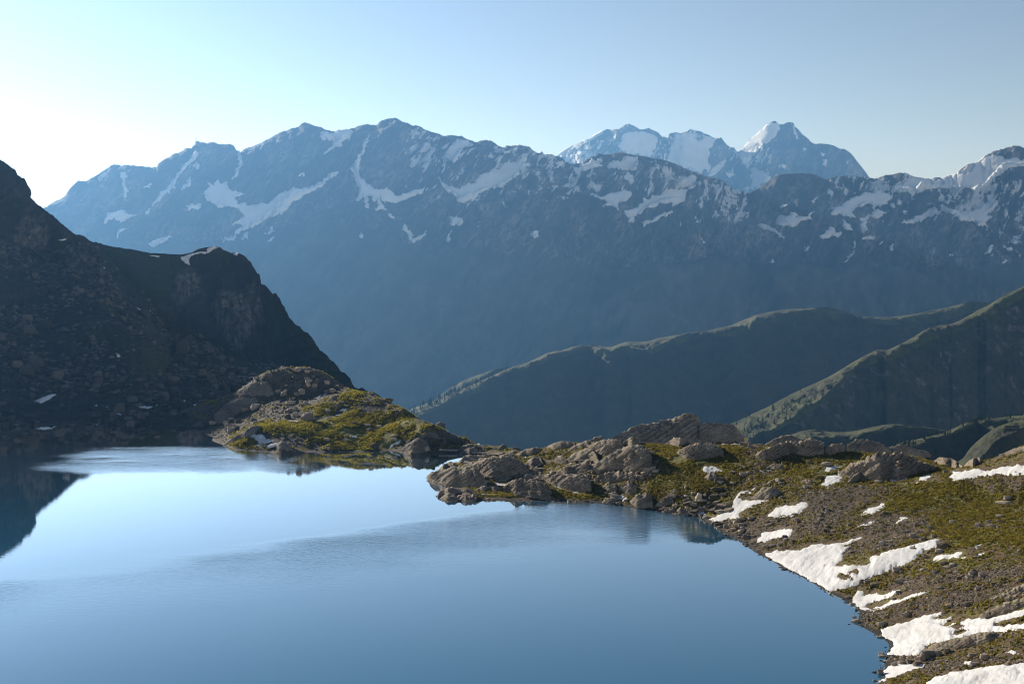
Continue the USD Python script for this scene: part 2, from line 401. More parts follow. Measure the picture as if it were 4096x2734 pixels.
SNOW_MAIN = """A 655 775 660 735 700 705 760 685 810 690 800 715 840 720 890 700 850 730 780 750 740 765 700 745 670 770
A 945 655 990 600 1040 550 1080 510 1120 460 1150 410 1190 370 1210 330 1245 320 1240 350 1200 400 1160 440 1120 490 1080 560 1010 620 960 658
A 905 715 940 680 950 690 920 718
A 725 860 745 820 810 785 790 815 740 860
A 1280 590 1290 560 1330 560 1290 520 1340 530 1365 495 1380 530 1430 510 1440 560 1480 570 1535 585 1480 620 1490 655 1560 655 1610 660 1680 650 1740 600 1850 560 1900 565 1990 520 2070 480 2130 435 2110 470 2040 520 1960 570 1880 610 1830 660 1760 710 1700 740 1640 770 1560 800 1500 840 1440 880 1390 895 1420 870 1480 830 1540 780 1450 780 1530 730 1500 680 1470 680 1420 665 1360 670 1310 630
A 1460 490 1490 430 1500 370 1497 335 1518 335 1522 390 1500 440 1470 500
A 762 460 782 445 802 480 782 520 802 570 788 640 772 590 766 520
A 1170 670 1200 662 1280 658 1262 682 1180 688
A 1148 562 1178 500 1198 478 1188 540
A 1215 400 1240 445 1258 405
A 930 890 970 880 1060 848 1082 850 1010 902 970 928 950 902
A 1478 318 1560 286 1640 258 1684 240 1662 268 1580 304 1510 330
A 2008 198 2060 212 2100 197 2195 186 2195 232 2140 262 2090 252 2050 247 2020 262
A 1500 872 1560 830 1548 866
A 1636 855 1742 768 1704 832
A 890 560 920 540 965 530 930 552 900 572
A 1650 880 1700 870 1760 830 1720 870 1680 888
A 1860 490 1900 455 1920 455 1880 492
B 165 430 175 400 205 370 225 330 240 260 265 240 300 200 280 235 255 270 245 330 220 380 205 420 215 470 250 510 300 540 350 560 380 555 420 570 460 600 520 590 580 565 635 540 600 590 540 620 470 640 400 640 370 650 330 600 340 640 380 690 330 700 320 640 290 600 270 620 290 690 260 660 240 600 220 640 200 640 210 560 195 490
B 700 490 720 480 740 520 770 540 830 550 880 540 950 500 980 470 1050 440 1120 405 1200 385 1280 350 1230 395 1320 395 1250 430 1200 480 1130 540 1050 560 980 580 940 620 880 640 840 650 830 620 790 580 740 540
B 735 370 760 310 800 280 820 230 860 250 935 270 900 300 850 330 830 370 800 400 780 350 755 380 745 470 735 440
B 1110 310 1160 320 1200 288 1162 335 1120 333
B 1570 470 1560 420 1620 420 1660 370 1700 380 1740 350 1720 420 1650 440
B 1770 410 1800 385 1850 390 1880 350 1960 360 1970 390 1930 440 1900 440 1840 440 1790 430
B 1865 480 1900 450 1940 470 1945 490 1915 515 1880 495
B 1650 575 1680 580 1740 610 1780 590 1830 580 1880 560 1890 580 1935 590 1900 630 1850 650 1835 685 1790 660 1740 680 1770 640 1700 610
B 1860 690 1900 690 1980 660 2010 620 2060 610 2150 575 2260 560 2260 640 2195 650 2100 660 2000 690 1960 720 1940 770 1905 770 1880 720
B 1980 770 2000 760 2080 730 2195 700 2200 712 2060 757 1995 802
B 485 790 500 770 530 830 555 870 600 850 665 810 620 860 560 897 530 872
B 775 780 800 770 790 720 830 730 855 718 860 772 800 797
B 400 715 430 703 452 762 410 732
B 942 690 955 740 978 802 960 772
B 1452 390 1490 383 1502 407 1470 417
B 203 852 240 836 264 855 220 860
B 773 832 787 818 788 892 773 862
B 1288 835 1330 833 1342 850 1310 860
B 0 480 50 450 95 430 60 470 0 515
B 0 340 60 260 150 205 190 200 150 240 60 300 0 360
B 620 250 650 200 640 240
B 1100 600 1125 640 1140 690 1118 660
B 1265 575 1285 575 1280 602
C 1360 545 1400 530 1480 490 1570 500 1640 505 1700 480 1770 465 1850 450 1880 400 1920 385 1980 350 2060 355 2070 370 2300 360 2300 420 2189 424 2100 440 2030 480 1980 520 1930 560 1860 575 1830 560 1780 550 1700 560 1620 560 1540 575 1500 590 1430 570 1380 565
C 1060 650 1100 620 1180 590 1260 580 1330 570 1380 590 1350 620 1330 660 1280 660 1260 690 1340 695 1300 730 1230 740 1190 780 1210 810 1180 835 1155 790 1170 750 1230 710 1250 670 1200 650 1140 680 1110 700 1140 750 1080 730 1030 720 980 730 1000 680
C 630 790 640 750 660 715 700 740 740 700 790 740 880 700 850 740 780 770 730 800 680 790
C 505 770 540 770 600 800 640 830 700 860 680 870 610 830 550 810
C 1050 740 1090 780 1115 825 1060 820 1045 780
C 880 855 920 840 940 815 990 795 1010 830 1065 845 1000 850 960 875 910 878
C 1410 775 1500 740 1560 700 1620 685 1670 690 1620 730 1540 760 1450 785
C 1540 625 1620 645 1700 680 1780 690 1860 700 1910 670 1920 610 1950 580 1930 650 1980 640 2045 620 2000 670 1960 710 1990 740 1960 770 1915 795 1880 770 1800 750 1730 710 1650 665
C 1165 890 1200 860 1255 860 1250 890 1200 885
C 35 540 60 490 110 470 150 490 130 530 100 570 60 550
C 2030 895 2080 920 2132 940 2080 943
C 1710 958 1762 985 1730 988
C 1928 972 1990 908 1982 962
C 2033 1012 2087 988 2072 1018
C 112 728 127 740 152 778 123 772
C 148 850 202 895 168 892
C 1045 1012 1090 982 1112 940 1122 870 1130 870 1118 950 1095 992
C 1350 660 1385 658 1370 702
C 1393 618 1422 638 1406 658
C 1423 692 1452 678 1440 728
C 655 665 730 640 665 680
C 840 640 900 600 870 645 
C 960 540 985 580 980 620 965 590
C 1155 545 1190 495 1180 530
C 1280 495 1340 480 1310 500
C 2100 860 2189 845 2150 875
C 2110 885 2150 880 2155 905 2120 900
C 600 1030 625 980 620 1025
C 2060 550 2100 515 2080 550
C 1760 630 1810 590 1780 625
C 1840 650 1860 620 1855 660
C 1340 930 1370 880 1360 935
C 1282 918 1310 885 1300 920
C 810 925 840 930 828 955"""
SNOWSD = sdf_image([tr(x) for x in SNOW_MAIN.split("\n")])(px0, py0)
gul = gul * (0.14 + 0.86 * np.clip(0.4 - SNOWSD / 14, 0, 1))
G, _ = roughen(G, (gul + 60 * low * fbm2(X / 420, Z / 330, 4, 43, 0.55) + 40 * low * ridged2((X + 0.4 * Z) / 600, Z / 900, 3, 44)) * fade)
snowy = 0.12 + 0.38 * np.clip(1.35 - T, 0, 1) * np.clip(0.55 + 0.9 * fbm2(X / 500, Z / 400, 3, 51), 0, 1) * (T > -1) + 0.12 * np.clip((px0 - 2600) / 1200, 0, 1) * (T < 1.2)
snowy = np.where(T > 1.45, 0.0, snowy) * np.clip((px0 + 100) / 500, 0.6, 1)
main_range = UsdGeom.Xform.Define(stage, "/World/mountain_range").GetPrim()
tag(main_range, kind="structure")
grid_mesh("rock_face", G, M_RANGE, "/World/mountain_range", {"snowy": snowy, "green": np.clip(0.05 + 0.9 * (T - 0.95) + 0.34 * fbm2(X / 300, Z / 170, 5, 55, 0.6), 0, 0.80) + 0 * X})
G_MAIN, px_main = G, px0
polys = [tr(x) for x in SNOW_MAIN.split("\n")]
snow_parts(polys, G, place, M_SNOW_FAR, "/World/mountain_range", 9.0, 15.0, 61)

MASSIF = tr("S 2000 700 B 1250 480 1450 350 1480 330 1520 305 1550 285 1600 268 1650 245 1690 225 1730 200 1765 180 1800 185 1845 185 1850 175 1880 155 1910 150 1935 162 1970 180 2000 185 2030 175 2055 190 2070 195 2090 205 2115 235 2130 230 2145 232 2160 208 C 0 203 40 207 75 195 100 182 125 190 160 195 200 215 240 235 265 240 285 235 300 250 330 285 350 300 370 297 385 320 395 325 410 322 430 295 470 250 520 205 550 180 580 155 610 135 630 133 645 150 665 155 690 145 710 138 740 140 755 170 775 185 790 205 830 240 850 260 880 275 910 270 940 275 960 280 1000 285 1030 305 1060 305 1090 325 1110 345 1125 365 1150 395 1180 430 1200 455 1220 487 1300 540 1450 620 S 3800 860")
cols = np.arange(2050, 3760, 3.0)
crest = interp(cols, MASSIF)
smooth_snow = interp(cols, [(2050, 0.2), (2400, 0.2), (2440, 1), (2930, 1), (2960, 0.1), (3080, 0.1), (3110, 1), (3760, 1)])
crest = crest + jag(cols, 3.5, 18, 70) * smooth_snow
G2, place2 = slope_surface(cols, crest, 15000 + 500 * fbm2(cols / 300, 0 * cols, 3, 71), [(820 + 0 * cols, 38.0)], [100], back=((500, 0.8), (1500, 0.6)))
X, Z, T = G2[..., 0], G2[..., 2], place2[:, None]
px2, py2 = proj(G2)
fade = np.clip((py2 - crest) / 40, 0, 1) * (T > 0)
snowpoly2 = [tr(x) for x in """B 1440 352 1480 326 1520 300 1600 262 1690 218 1765 176 1745 215 1660 255 1560 300 1490 345
B 1830 290 1860 260 1870 215 1910 190 1960 195 2000 200 2060 215 2090 240 2080 300 2040 360 1950 340 1880 330
C -60 400 0 215 70 205 120 205 130 250 160 265 180 220 240 240 290 235 250 260 220 310 205 380 220 420 160 450 80 430 0 420
C 402 327 430 298 500 228 560 178 610 134 640 150 660 175 630 230 590 260 550 280 500 310 450 325
C 390 335 540 290 575 255 520 320 450 380 430 390 400 350
C 205 480 220 430 300 385 330 365 310 400 290 430 250 470
C 470 430 510 430 560 460 605 490 560 525 480 560 490 490
C 745 160 765 200 770 250 755 230 740 190
C 920 370 950 380 962 417 930 402
C 325 450 350 458 377 470 345 497
C 805 300 830 295 825 325
C 915 330 945 340 925 350
C 640 420 700 400 690 430 
B 1560 350 1600 320 1640 310 1600 350
B 1700 310 1730 260 1760 250 1730 310""".split("\n")]
inside = sdf_image(snowpoly2)(px2, py2)
rugged = 95 * ridged2((X + 0.3 * Z) / 420, Z / 900, 5, 73) + 34 * fbm2(X / 90, Z / 90, 4, 77, 0.65)
G2, _ = roughen(G2, rugged * fade * (0.25 + 0.75 * np.clip(-inside / 15, 0, 1)))
massif = UsdGeom.Xform.Define(stage, "/World/glacier_mountain").GetPrim()
tag(massif, kind="structure")
grid_mesh("rock_face", G2, M_RANGE, "/World/glacier_mountain", {"snowy": np.clip(0.45 + 0.14 * fbm2(X / 400, Z / 400, 3, 79), 0, 0.7) - 0.07 * (px2 > 3060), "green": 0 * X})
snow_parts(snowpoly2, G2, place2, M_SNOW_FAR, "/World/glacier_mountain", 14.0, 10.0, 81, front=-0.02)


def hill(name, crest_pts, crestY, cap, cap_slope, face_slope, col0, col1, step, rows, amps, seed, base=1960, green=0.3, rocky=0.2, green_cap=0.6, jagamp=2.0):
    cols = np.arange(col0, col1, step)
    crest = interp(cols, crest_pts) + jag(cols, jagamp, 60, seed)
    Yc = interp(cols, crestY)
    cp = crest + interp(cols, cap) * (1 + 0.35 * fbm2(cols / 130, 0 * cols, 2, seed + 1))
    faces = [(cp, interp(cols, cap_slope) if np.ndim(cap_slope) else cap_slope), (cp + 0.35 * (base - cp), face_slope), (base + 0 * cols, face_slope)]
    G, place = slope_surface(cols, crest, Yc, faces, rows, back=((80, 0.35), (400, 0.5)))
    X, Y, T = G[..., 0], G[..., 1], place[:, None]
    px, py = proj(G)
    fade = np.clip((py - crest) / 25, 0, 1) * (T > 0)
    a1, w1, a2, w2 = amps
    S = Y * 0.8 + G[..., 2]
    G, _ = roughen(G, (a1 * ridged2(X / w1, S / (2 * w1), 4, seed + 2) + a2 * fbm2(X / w2, S / w2, 4, seed + 3, 0.6) + 0.45 * a2 * np.abs(fbm2(X / (0.3 * w2), S / (0.3 * w2), 3, seed + 7, 0.7))) * fade)
    capfold = np.clip(1 - np.abs(T - 0.8) / 0.6, 0, 1) * 1.2 * a2 * fbm2(X / (1.2 * w2), S / (1.2 * w2), 4, seed + 8, 0.65)
    G, _ = roughen(G, capfold)
    gr = np.where(T < 1.15, green_cap, green) + 0.2 * fbm2(X / 60, S / 60, 3, seed + 4)
    rk = rocky - 0.04 + 0.22 * fbm2(X / 45, S / 80, 4, seed + 5, 0.65)
    p = grid_mesh(name, G, M_HILL, attrs={"green": gr, "rocky": rk})
    tag(p, kind="structure")
    return G, place, px, py


RIDGE_GREEN = tr("S 1300 1790 L4 -300 1150 0 1015 120 970 250 920 380 870 500 815 600 770 700 725 780 690 870 650 940 635 1000 615 1100 570 1200 520 1280 495 1350 490 1450 455 1530 442 1620 438 1700 452 1740 462 1790 458 1860 430 1920 415 2050 412 2140 405 2200 380 2300 362 L5 -20 322 80 300 150 280 230 245 330 205 420 185 500 170 620 158 720 158 780 150 870 150 950 165 1050 195 1150 220 1250 222 1350 222 1480 205 1560 192 1650 172 1750 155 1850 128 1950 105 2020 104 2080 115 2130 125 2349 160")
HG, HGp, HGx, HGy = hill("green_ridge", RIDGE_GREEN, [(1300, 3300), (2000, 3500), (3000, 3800), (4200, 4000)], [(1300, 45), (1640, 40), (1900, 35), (2050, 14), (2200, 18), (2350, 8), (2440, 30), (2530, 42), (2650, 16), (2850, 10), (3020, 34), (3120, 12), (3400, 6), (3560, 12), (3800, 9), (4100, 6)],
     9.0, 37.0, 1350, 4150, 5.0, [10, 26, 30], (16, 160, 7, 45), 101, green=0.22, rocky=0.30)
SPUR = tr("L4 0 1080 150 985 290 870 400 785 500 745 600 707 700 672 780 652 850 645 930 640 1000 660 1200 800")
hill("rocky_spur", SPUR, [(1600, 3900), (2200, 4000)], [(1600, 6), (2200, 6)], 9.0, 36.0, 1640, 2180, 5.0, [6, 14, 20], (9, 90, 5, 30), 111, green=0.35, rocky=0.52)
RIGHT_CREST = tr("S 2800 1800 L5 60 1070 140 1025 220 990 300 950 400 905 480 865 550 825 650 775 750 730 850 685 950 630 1030 580 1100 540 1180 495 1230 470 1280 462 1320 470 1380 440 1450 410 1520 370 1580 330 1640 298 1720 282 1810 275 1900 230 2000 170 2060 145 2120 110 2200 55 2260 25 2349 -10 S 4250 1060 4500 960")
HR, HRp, HRx, HRy = hill("valley_slope", RIGHT_CREST, [(2800, 2200), (3400, 2450), (4500, 2900)], [(2800, 120), (2960, 120), (3150, 95), (3300, 60), (3420, 32), (3560, 26), (3680, 30), (3800, 12), (3950, 24), (4096, 10), (4500, 10)],
     9.5, 41.0, 2820, 4440, 4.0, [30, 30, 36], (9, 70, 4, 22), 121, green=0.28, rocky=0.42, jagamp=3.0)
TERRACE = tr("S 3000 1800 L5 480 1145 590 1108 680 1078 780 1068 900 1088 1000 1088 1100 1075 1200 1050 1300 1032 1430 1028 1600 1045 1800 1080 2349 1200")
hill("green_terrace", TERRACE, [(3000, 1700), (4100, 1850)], [(3000, 45), (3300, 40), (3500, 22), (3620, 10), (4100, 6)], 5.0, 33.0, 3060, 4000, 5.0, [16, 18, 12], (5, 60, 2.5, 18), 131, green=0.30, rocky=0.10, green_cap=0.75)
KNOLL = tr("S 3400 1830 L5 1340 1200 1450 1160 1560 1135 1660 1115 1740 1100 1800 1070 1900 1020 2000 980 2080 978 2120 988 2200 975 2349 958 S 4300 1640")
HK, HKp, HKx, HKy = hill("green_knoll", KNOLL, [(3400, 1450), (4300, 1600)], [(3400, 30), (3780, 14), (3900, 10), (3960, 22), (4000, 40), (4300, 40)], 7.0, 36.0, 3500, 4350, 4.0, [14, 24, 16], (6, 55, 2.5, 16), 141, green=0.34, rocky=0.10, green_cap=0.7)
KNOLL2 = tr("S 3790 1960 L5 1830 1330 1890 1290 1920 1240 1950 1200 2000 1155 2050 1112 2120 1062 2180 1035 2250 1012 2349 988 S 4350 1650")
hill("grass_spur", KNOLL2, [(3700, 1200), (4300, 1300)], [(3790, 40), (3900, 70), (4000, 60), (4300, 30)], 10.0, 38.0, 3830, 4350, 4.0, [20, 20, 14], (4, 40, 2, 12), 151, green=0.34, rocky=0.08, green_cap=0.55)

# ------------------------------------------------------------------ valley floor far below, out of sight
vf = [(-9000, 600), (9000, 600), (9000, 17000), (-9000, 17000)]
tag(put_mesh("valley_floor", [(x, y, -1100.0) for x, y in vf], [[0, 1, 2, 3]], M_HILL, attrs={"green": np.full(4, 0.4), "rocky": np.full(4, 0.1)}), kind="structure")

# ------------------------------------------------------------------ air
b0, b1 = np.array([-9500.0, -600.0, -1130.0]), np.array([9500.0, 18500.0, 1790.0])
bx = trimesh.creation.box(bounds=[b0, b1])
M_HAZE = material("haze_air", {"v": ("principled_volume", {"color": (0.19, 0.48, 1.0), "density": 3.0e-5, "anisotropy": 0.60, "absorption_color": (0.95, 0.95, 0.95)})}, [], surface=None, volume="v.volume")
HAZE = put_mesh("haze", bx.vertices, bx.faces, M_HAZE)
tag(HAZE, kind="stuff")

# ------------------------------------------------------------------ near terrain


class Terrain:
    """A height field over (u = x / y, y): columns fan out from under the camera so that detail is even in view."""

    def __init__(self, P, u0, u1, nu, y0, y1, ny, smooth=3.0, warp=1.0, kernel="linear"):
        self.u = np.linspace(u0, u1, nu)
        self.y = y0 + (y1 - y0) * np.linspace(0, 1, ny) ** warp
        self.y0, self.y1, self.warp = y0, y1, warp
        cu, cy = np.linspace(u0, u1, 130), np.linspace(y0, y1, 150)
        U, Yc = np.meshgrid(cu, cy)
        f = RBFInterpolator(P[:, :2], P[:, 2], kernel=kernel, smoothing=0.02)
        z = f(np.stack([(U * Yc).ravel(), Yc.ravel()], 1)).reshape(U.shape)
        z = ndimage.gaussian_filter(z, smooth, mode="nearest")
        self.cz, self.cu, self.cy = z, cu, cy
        UU, YY = np.meshgrid(self.u, self.y)
        self.X, self.Y = UU * YY, YY
        self.Z = ndimage.map_coordinates(z, [(YY - y0) / (y1 - y0) * 149, (UU - u0) / (u1 - u0) * 129], order=3, mode="nearest")
        self.base = self.Z.copy()

    def grid(self):
        return np.stack([self.X, self.Y, self.Z], -1)

    def z(self, x, y, base=False):
        x, y = np.asarray(x, float), np.asarray(y, float)
        r = np.clip((y - self.y0) / (self.y1 - self.y0), 0, 1) ** (1 / self.warp) * (len(self.y) - 1)
        c = (x / y - self.u[0]) / (self.u[-1] - self.u[0]) * (len(self.u) - 1)
        return ndimage.map_coordinates(self.base if base else self.Z, [r, c], order=1, mode="nearest")

    def hit(self, px, py):
        """First point of the terrain on each pixel's sight line."""
        a, b = ray(px, py)
        a, b = np.atleast_1d(a), np.atleast_1d(b)
        Y = np.linspace(self.y0, self.y1, 900)
        zt = self.z(a[:, None] * Y, np.broadcast_to(Y, (len(a), len(Y))))
        d = zt - (CAM_Z + b[:, None] * Y)
        k = np.where((d > 0).any(1), (d > 0).argmax(1), -1)
        k = np.where(k <= 0, len(Y) - 1, k)
        f = d[np.arange(len(a)), k - 1] / np.minimum(d[np.arange(len(a)), k - 1] - d[np.arange(len(a)), k], -1e-9)
        y = Y[k - 1] + np.clip(f, 0, 1) * (Y[1] - Y[0])
        return np.stack([a * y, y, CAM_Z + b * y], -1)


def controls(text):
    v = np.array(text.split(), float).reshape(-1, 3)
    return level(v[:, 0], v[:, 1], v[:, 2])


# --- the shore on the right, with its rock bank
SHORE_R = tr("S 1925 1822 1900 1823 1866 1826 1835 1847 1800 1851 1768 1868 1738 1890 K1 -20 680 15 695 40 740 160 780 300 800 130 893 150 925 250 960 350 950 450 970 600 945 800 950 1000 952 1300 950 1500 958 1850 970 K2 0 1025 150 1035 300 1060 420 1080 520 1085 650 1110 760 1130 900 1145 1000 1155 1100 1185 1200 1250 K4 30 180 120 260 200 305 280 335 400 375 450 440 510 490 540 510 680 590 860 670 960 745 1050 790 1150 845 1250 890 1350 955 1450 1005 1550 1060 1650 1110 1750 1155 1870 1230 1990 1290 2070 1340 K5 235 840 235 900 150 955 200 1000 280 1030 370 1065 440 1085 500 1135 565 1180 510 1225 480 1260 470 1310 490 1350 485 1400 460 1470 480 1500 400 1545 350 1568 320 1640 260 1760")
w = level(SHORE_R[:, 0], SHORE_R[:, 1], 0 * SHORE_R[:, 0])
t = np.gradient(w, axis=0)[:, :2]
t /= np.linalg.norm(t, axis=1, keepdims=True)
out = np.stack([t[:, 1], -t[:, 0]], 1)
lake_side = w + np.c_[out * 7, np.full(len(w), -1.6)]
lake_far = w + np.c_[out * 22, np.full(len(w), -3.0)]
land_side = w - np.c_[out * 1.6, np.full(len(w), -0.35)]
ctl = controls("""1941 1790 1.6 2010 1792 1.6 2083 1812 2.0 2060 1818 2.4 2160 1795 5.5 2255 1772 7.5 2351 1768 8.5 2409 1765 9.5 2560 1772 10.5 2750 1776 11 2860 1778 11.4 2980 1784 11.65 3060 1772 11.5
3200 1795 11.8 3400 1805 11.8 3600 1818 11.2 3720 1842 10.4 3848 1872 10.2 3900 1848 12.5 3982 1828 14.5 4096 1787 18 4250 1735 22 4400 1690 26
2150 1860 2 2250 1850 3.5 2350 1850 5 2450 1850 6.5 2700 1850 8.6 2950 1850 9.2 3200 1862 9.6 3500 1882 9.7 3800 1905 9.6 4096 1900 11.5 4300 1890 14
2000 1940 0.7 2150 1950 0.9 2300 1940 1.6 2450 1930 3.2 2600 1950 3.8 2800 1950 5.2 3050 1950 6.7 3300 1960 8.2 3600 1980 9.2 3900 2000 10.2 4200 2000 12.5 4400 2000 15
1900 1958 0.5 1850 1885 1.5 1950 1850 2.2 2050 1850 2.2 2100 1900 1.5 1980 1975 0.5 2200 1985 0.5 2400 1995 0.6
2650 2000 1.9 2750 2020 1.9 2850 2040 1.9 3000 2080 2.4 3200 2100 5 3500 2100 7.2 3800 2150 9 4096 2150 11 4400 2150 15
3100 2180 1.6 3200 2220 1.9 3400 2250 4.2 3700 2300 6.8 4096 2300 10 4400 2350 13
3350 2350 1.0 3550 2420 2.0 3700 2450 3.6 3900 2450 5.6 4096 2450 7.6 4350 2450 10.5
3560 2500 1.0 3700 2580 1.9 3900 2600 4.2 4200 2600 7.4 3620 2660 1.0 3700 2734 2.3 3900 2734 3.9 4096 2734 5.6 4350 2800 8 3800 2900 4.2 4200 3000 7.5""")
rim = controls("""1941 1790 1.6 2010 1792 1.6 2083 1812 2.0 2160 1795 5.5 2255 1772 7.5 2351 1768 8.5 2450 1765 9.7 2560 1772 10.5 2750 1776 11 2860 1778 11.4 2980 1776 11.65 3060 1768 11.5 3200 1793 11.8 3400 1803 11.8 3600 1816 11.2 3720 1840 10.4 3848 1870 10.2 3982 1826 14.5 4096 1785 18 4250 1735 22 4400 1690 26""")
rim_r = rim[np.argsort(rim[:, 0] / rim[:, 1])] if 'rim_r' not in globals() else rim_r
fall = [rim * np.array([1 + s / rim[0, 1]] * 2 + [1]) + np.array([0, 0, -dz]) for s, dz in ((9, 1.5), (22, 6), (48, 16), (110, 40))]
water_deep = np.array([[-60, 400, -3.5], [-30, 330, -4], [-20, 250, -4], [0, 180, -4], [10, 150, -4], [20, 120, -3.0], [-45, 440, -2.2], [-70, 470, -3.0], [-26, 412, -2.5], [-20, 425, -1.5], [-34, 395, -3]])
PR = np.vstack([w, land_side, lake_side[::2], lake_far[::3], ctl, *fall, water_deep])
TR = Terrain(PR, -0.095, 0.44, 760, 118, 560, 640, smooth=1.1, warp=1.25)


def near_masks(T, bare_polys, green_polys, seed):
    px, py = proj(T.grid())
    wob = 22 * fbm2(T.X / 6, T.Y / 12, 4, seed)
    bare = sdf_image(bare_polys)(px + wob, py + 0.6 * wob)
    green = sdf_image(green_polys)(px - wob, py + 0.6 * wob)
    return px, py, bare, green


BARE_R = [tr(x) for x in """K2 950 1140 1150 1180 1250 1215 1500 1190 1750 1170 2000 1180 2349 1120 2349 1331 1290 1331 1200 1230
K4 -40 150 40 110 400 100 500 30 760 40 1200 100 1400 200 1300 330 1100 400 900 540 720 560 640 570 540 510 440 420 300 350 150 280
K2 1180 390 1500 400 1720 380 1740 420 1640 480 1620 560 1680 640 1640 700 1500 760 1400 880 1380 1000 1370 860 1480 740 1600 690 1560 600 1500 520 1500 450 1300 430
K5 240 840 400 760 700 760 1200 620 1845 560 1845 700 1500 760 1100 860 900 900 640 960 430 1080 240 1010 180 950
K5 600 560 900 480 1300 460 1845 380 1845 520 1300 600 1000 600 700 720 500 700
K5 480 1290 800 1290 1100 1330 1700 1300 1845 1360 1300 1440 900 1500 700 1440 860 1380 500 1380
K5 0 60 500 20 900 60 800 150 500 270 300 290 30 340 60 240 200 160
K3 0 700 500 640 1000 640 800 760 600 900 300 1050 0 1100
K3 1540 590 1700 580 1800 640 2000 690 2349 700 2349 560 2000 540 1700 575
K3 600 1000 900 900 1300 960 1700 1000 2200 1060 1900 1120 1300 1080 900 1180 700 1160""".split("\n")]
GREEN_R = [tr(x) for x in """K3 1000 720 1400 620 1800 620 2100 700 2300 760 2200 850 1800 850 1400 880 1100 900 900 860
K3 1400 930 1800 880 2349 900 2349 1060 1900 1030 1500 1150 1300 1100
K3 1600 1150 2000 1080 2349 1100 2349 1250 1900 1280 1600 1250
K2 540 420 800 400 1500 420 1480 560 1600 640 1500 740 1300 860 1000 900 700 830 500 780 780 740 640 620 600 500
K2 500 860 900 860 1350 870 1100 960 800 1000 600 930
K1 350 870 600 830 900 860 1300 940 1000 955 600 940
K1 1400 850 1700 860 1850 900 1800 970 1500 960 1380 900
K1 170 640 300 590 420 560 700 510 700 540 400 590 240 630
K3 200 480 500 400 560 330 800 310 600 420 420 560 200 560
K3 1700 590 1950 570 2170 640 2100 670 1800 640
K2 1850 700 2349 620 2349 740 2000 760
K1 1210 500 1330 470 1420 480 1300 520""".split("\n")]
px, py, bare, green = near_masks(TR, BARE_R, GREEN_R, 201)
G_KEEP = None
X, Y = TR.X, TR.Y
inland = np.clip(TR.base / 0.5, 0, 1)
hum = 0.26 * fbm2(X / 3.2, Y / 4.5, 4, 203, 0.55) + 0.17 * np.abs(fbm2(X / 1.1, Y / 1.6, 3, 207, 0.65)) + 0.5 * fbm2(X / 14, Y / 18, 3, 209)
gully = -np.clip(1 - np.abs(ndimage.gaussian_filter(fbm2((X + 0.4 * Y) / 16, (Y - 0.4 * X) / 40, 3, 211), 1)) / 0.06, 0, 1) * 0.15
TR.Z = TR.base + (hum + gully) * np.clip(TR.base / 0.8, 0.08, 1) * np.where(TR.base > -0.2, 1, 0.3)
soil = np.clip(0.5 + bare / 40, 0, 1)
grass = np.clip(0.50 + green / 60, np.where(px < 2950, 0.50, 0.46), 0.88) - 0.25 * np.clip(bare / 30, 0, 1) + 0.14 * fbm2(X / 7, Y / 12, 4, 215)
grass = np.where(TR.base < 0.35, 0.0, grass)
wet = np.clip(1 - TR.base / 0.5, 0, 1)

M_SHORE = ground_material("shore_ground", [(0.25, (0.045, 0.031, 0.016)), (0.5, (0.098, 0.068, 0.035)), (0.75, (0.17, 0.125, 0.075))], [(0.3, (0.55, 0.55, 0.55)), (0.62, (1.1, 1.05, 1.0))],
                          [("gravel", [(0.3, (0.055, 0.043, 0.031)), (0.7, (0.145, 0.117, 0.088))], 0.6, 0.12),
                           ("grass", [(0.3, (0.055, 0.050, 0.014)), (0.5, (0.115, 0.108, 0.018)), (0.7, (0.19, 0.175, 0.03))], 0.55, 0.10),
                           ("wet", [(0.3, (0.015, 0.013, 0.011)), (0.7, (0.04, 0.035, 0.03))], 0.8, 0.15)], scale=0.35, bump=(1.2, 0.25), detail=9)
shore = grid_mesh("lake_shore", TR.grid(), M_SHORE, attrs={"grass": grass, "gravel": soil * 0.5, "wet": wet})
tag(shore, kind="structure")

# --- the grassy promontory on the left
SHORE_L = tr("K6 -30 860 35 882 120 915 220 937 350 947 500 953 650 955 800 952 1000 955 1200 958 1400 962 1550 958 1680 945 1780 938 1850 955 1920 966 2020 970 2120 972 2200 958 2280 935 2340 925 L2 300 290 600 300 720 350 800 400 920 485 1060 440 1270 440 1400 430 1500 450 1700 470 1900 470")
w = level(SHORE_L[:, 0], SHORE_L[:, 1], 0 * SHORE_L[:, 0])
lake_side = w + np.array([0, -9, -1.8])
lake_far = w + np.array([0, -30, -3.2])
land_side = w + np.array([0, 2.5, 0.45])
ctl = controls("""1018 1706 5.5 1070 1695 6 1130 1690 6 1200 1690 6 1350 1730 4 1450 1760 2 1300 1780 1.7 1150 1765 3.6 1000 1750 3 1080 1770 2.2 950 1765 2.0 1560 1765 2.2 1650 1785 1.8 1680 1755 5 1720 1780 2.2
1148 1470 20 1050 1491 18.3 1100 1478 19.5 1200 1472 20 1260 1476 19.3 1300 1497 17.5 1340 1522 15.3 1000 1532 14 960 1582 9 1100 1600 9.6 1250 1600 10 1180 1540 14.5 1000 1650 4.5 1150 1650 7.2 900 1690 1
1447 1569 13 1400 1590 12 1531 1594 12 1608 1628 10.5 1685 1671 8.4 1723 1698 7.4 1771 1709 7.2 1822 1733 5.5 1873 1759 3.8 1939 1787 1.9 1990 1787 2.0 2050 1793 2.2
1455 1685 6 1531 1655 8 1378 1655 7.5 1301 1624 9.5 1800 1765 2.6 1750 1745 4.2 1560 1700 5 1620 1690 6.5 1640 1740 3.8 1500 1730 3.4 1230 1720 4.8 880 1745 0.3""")
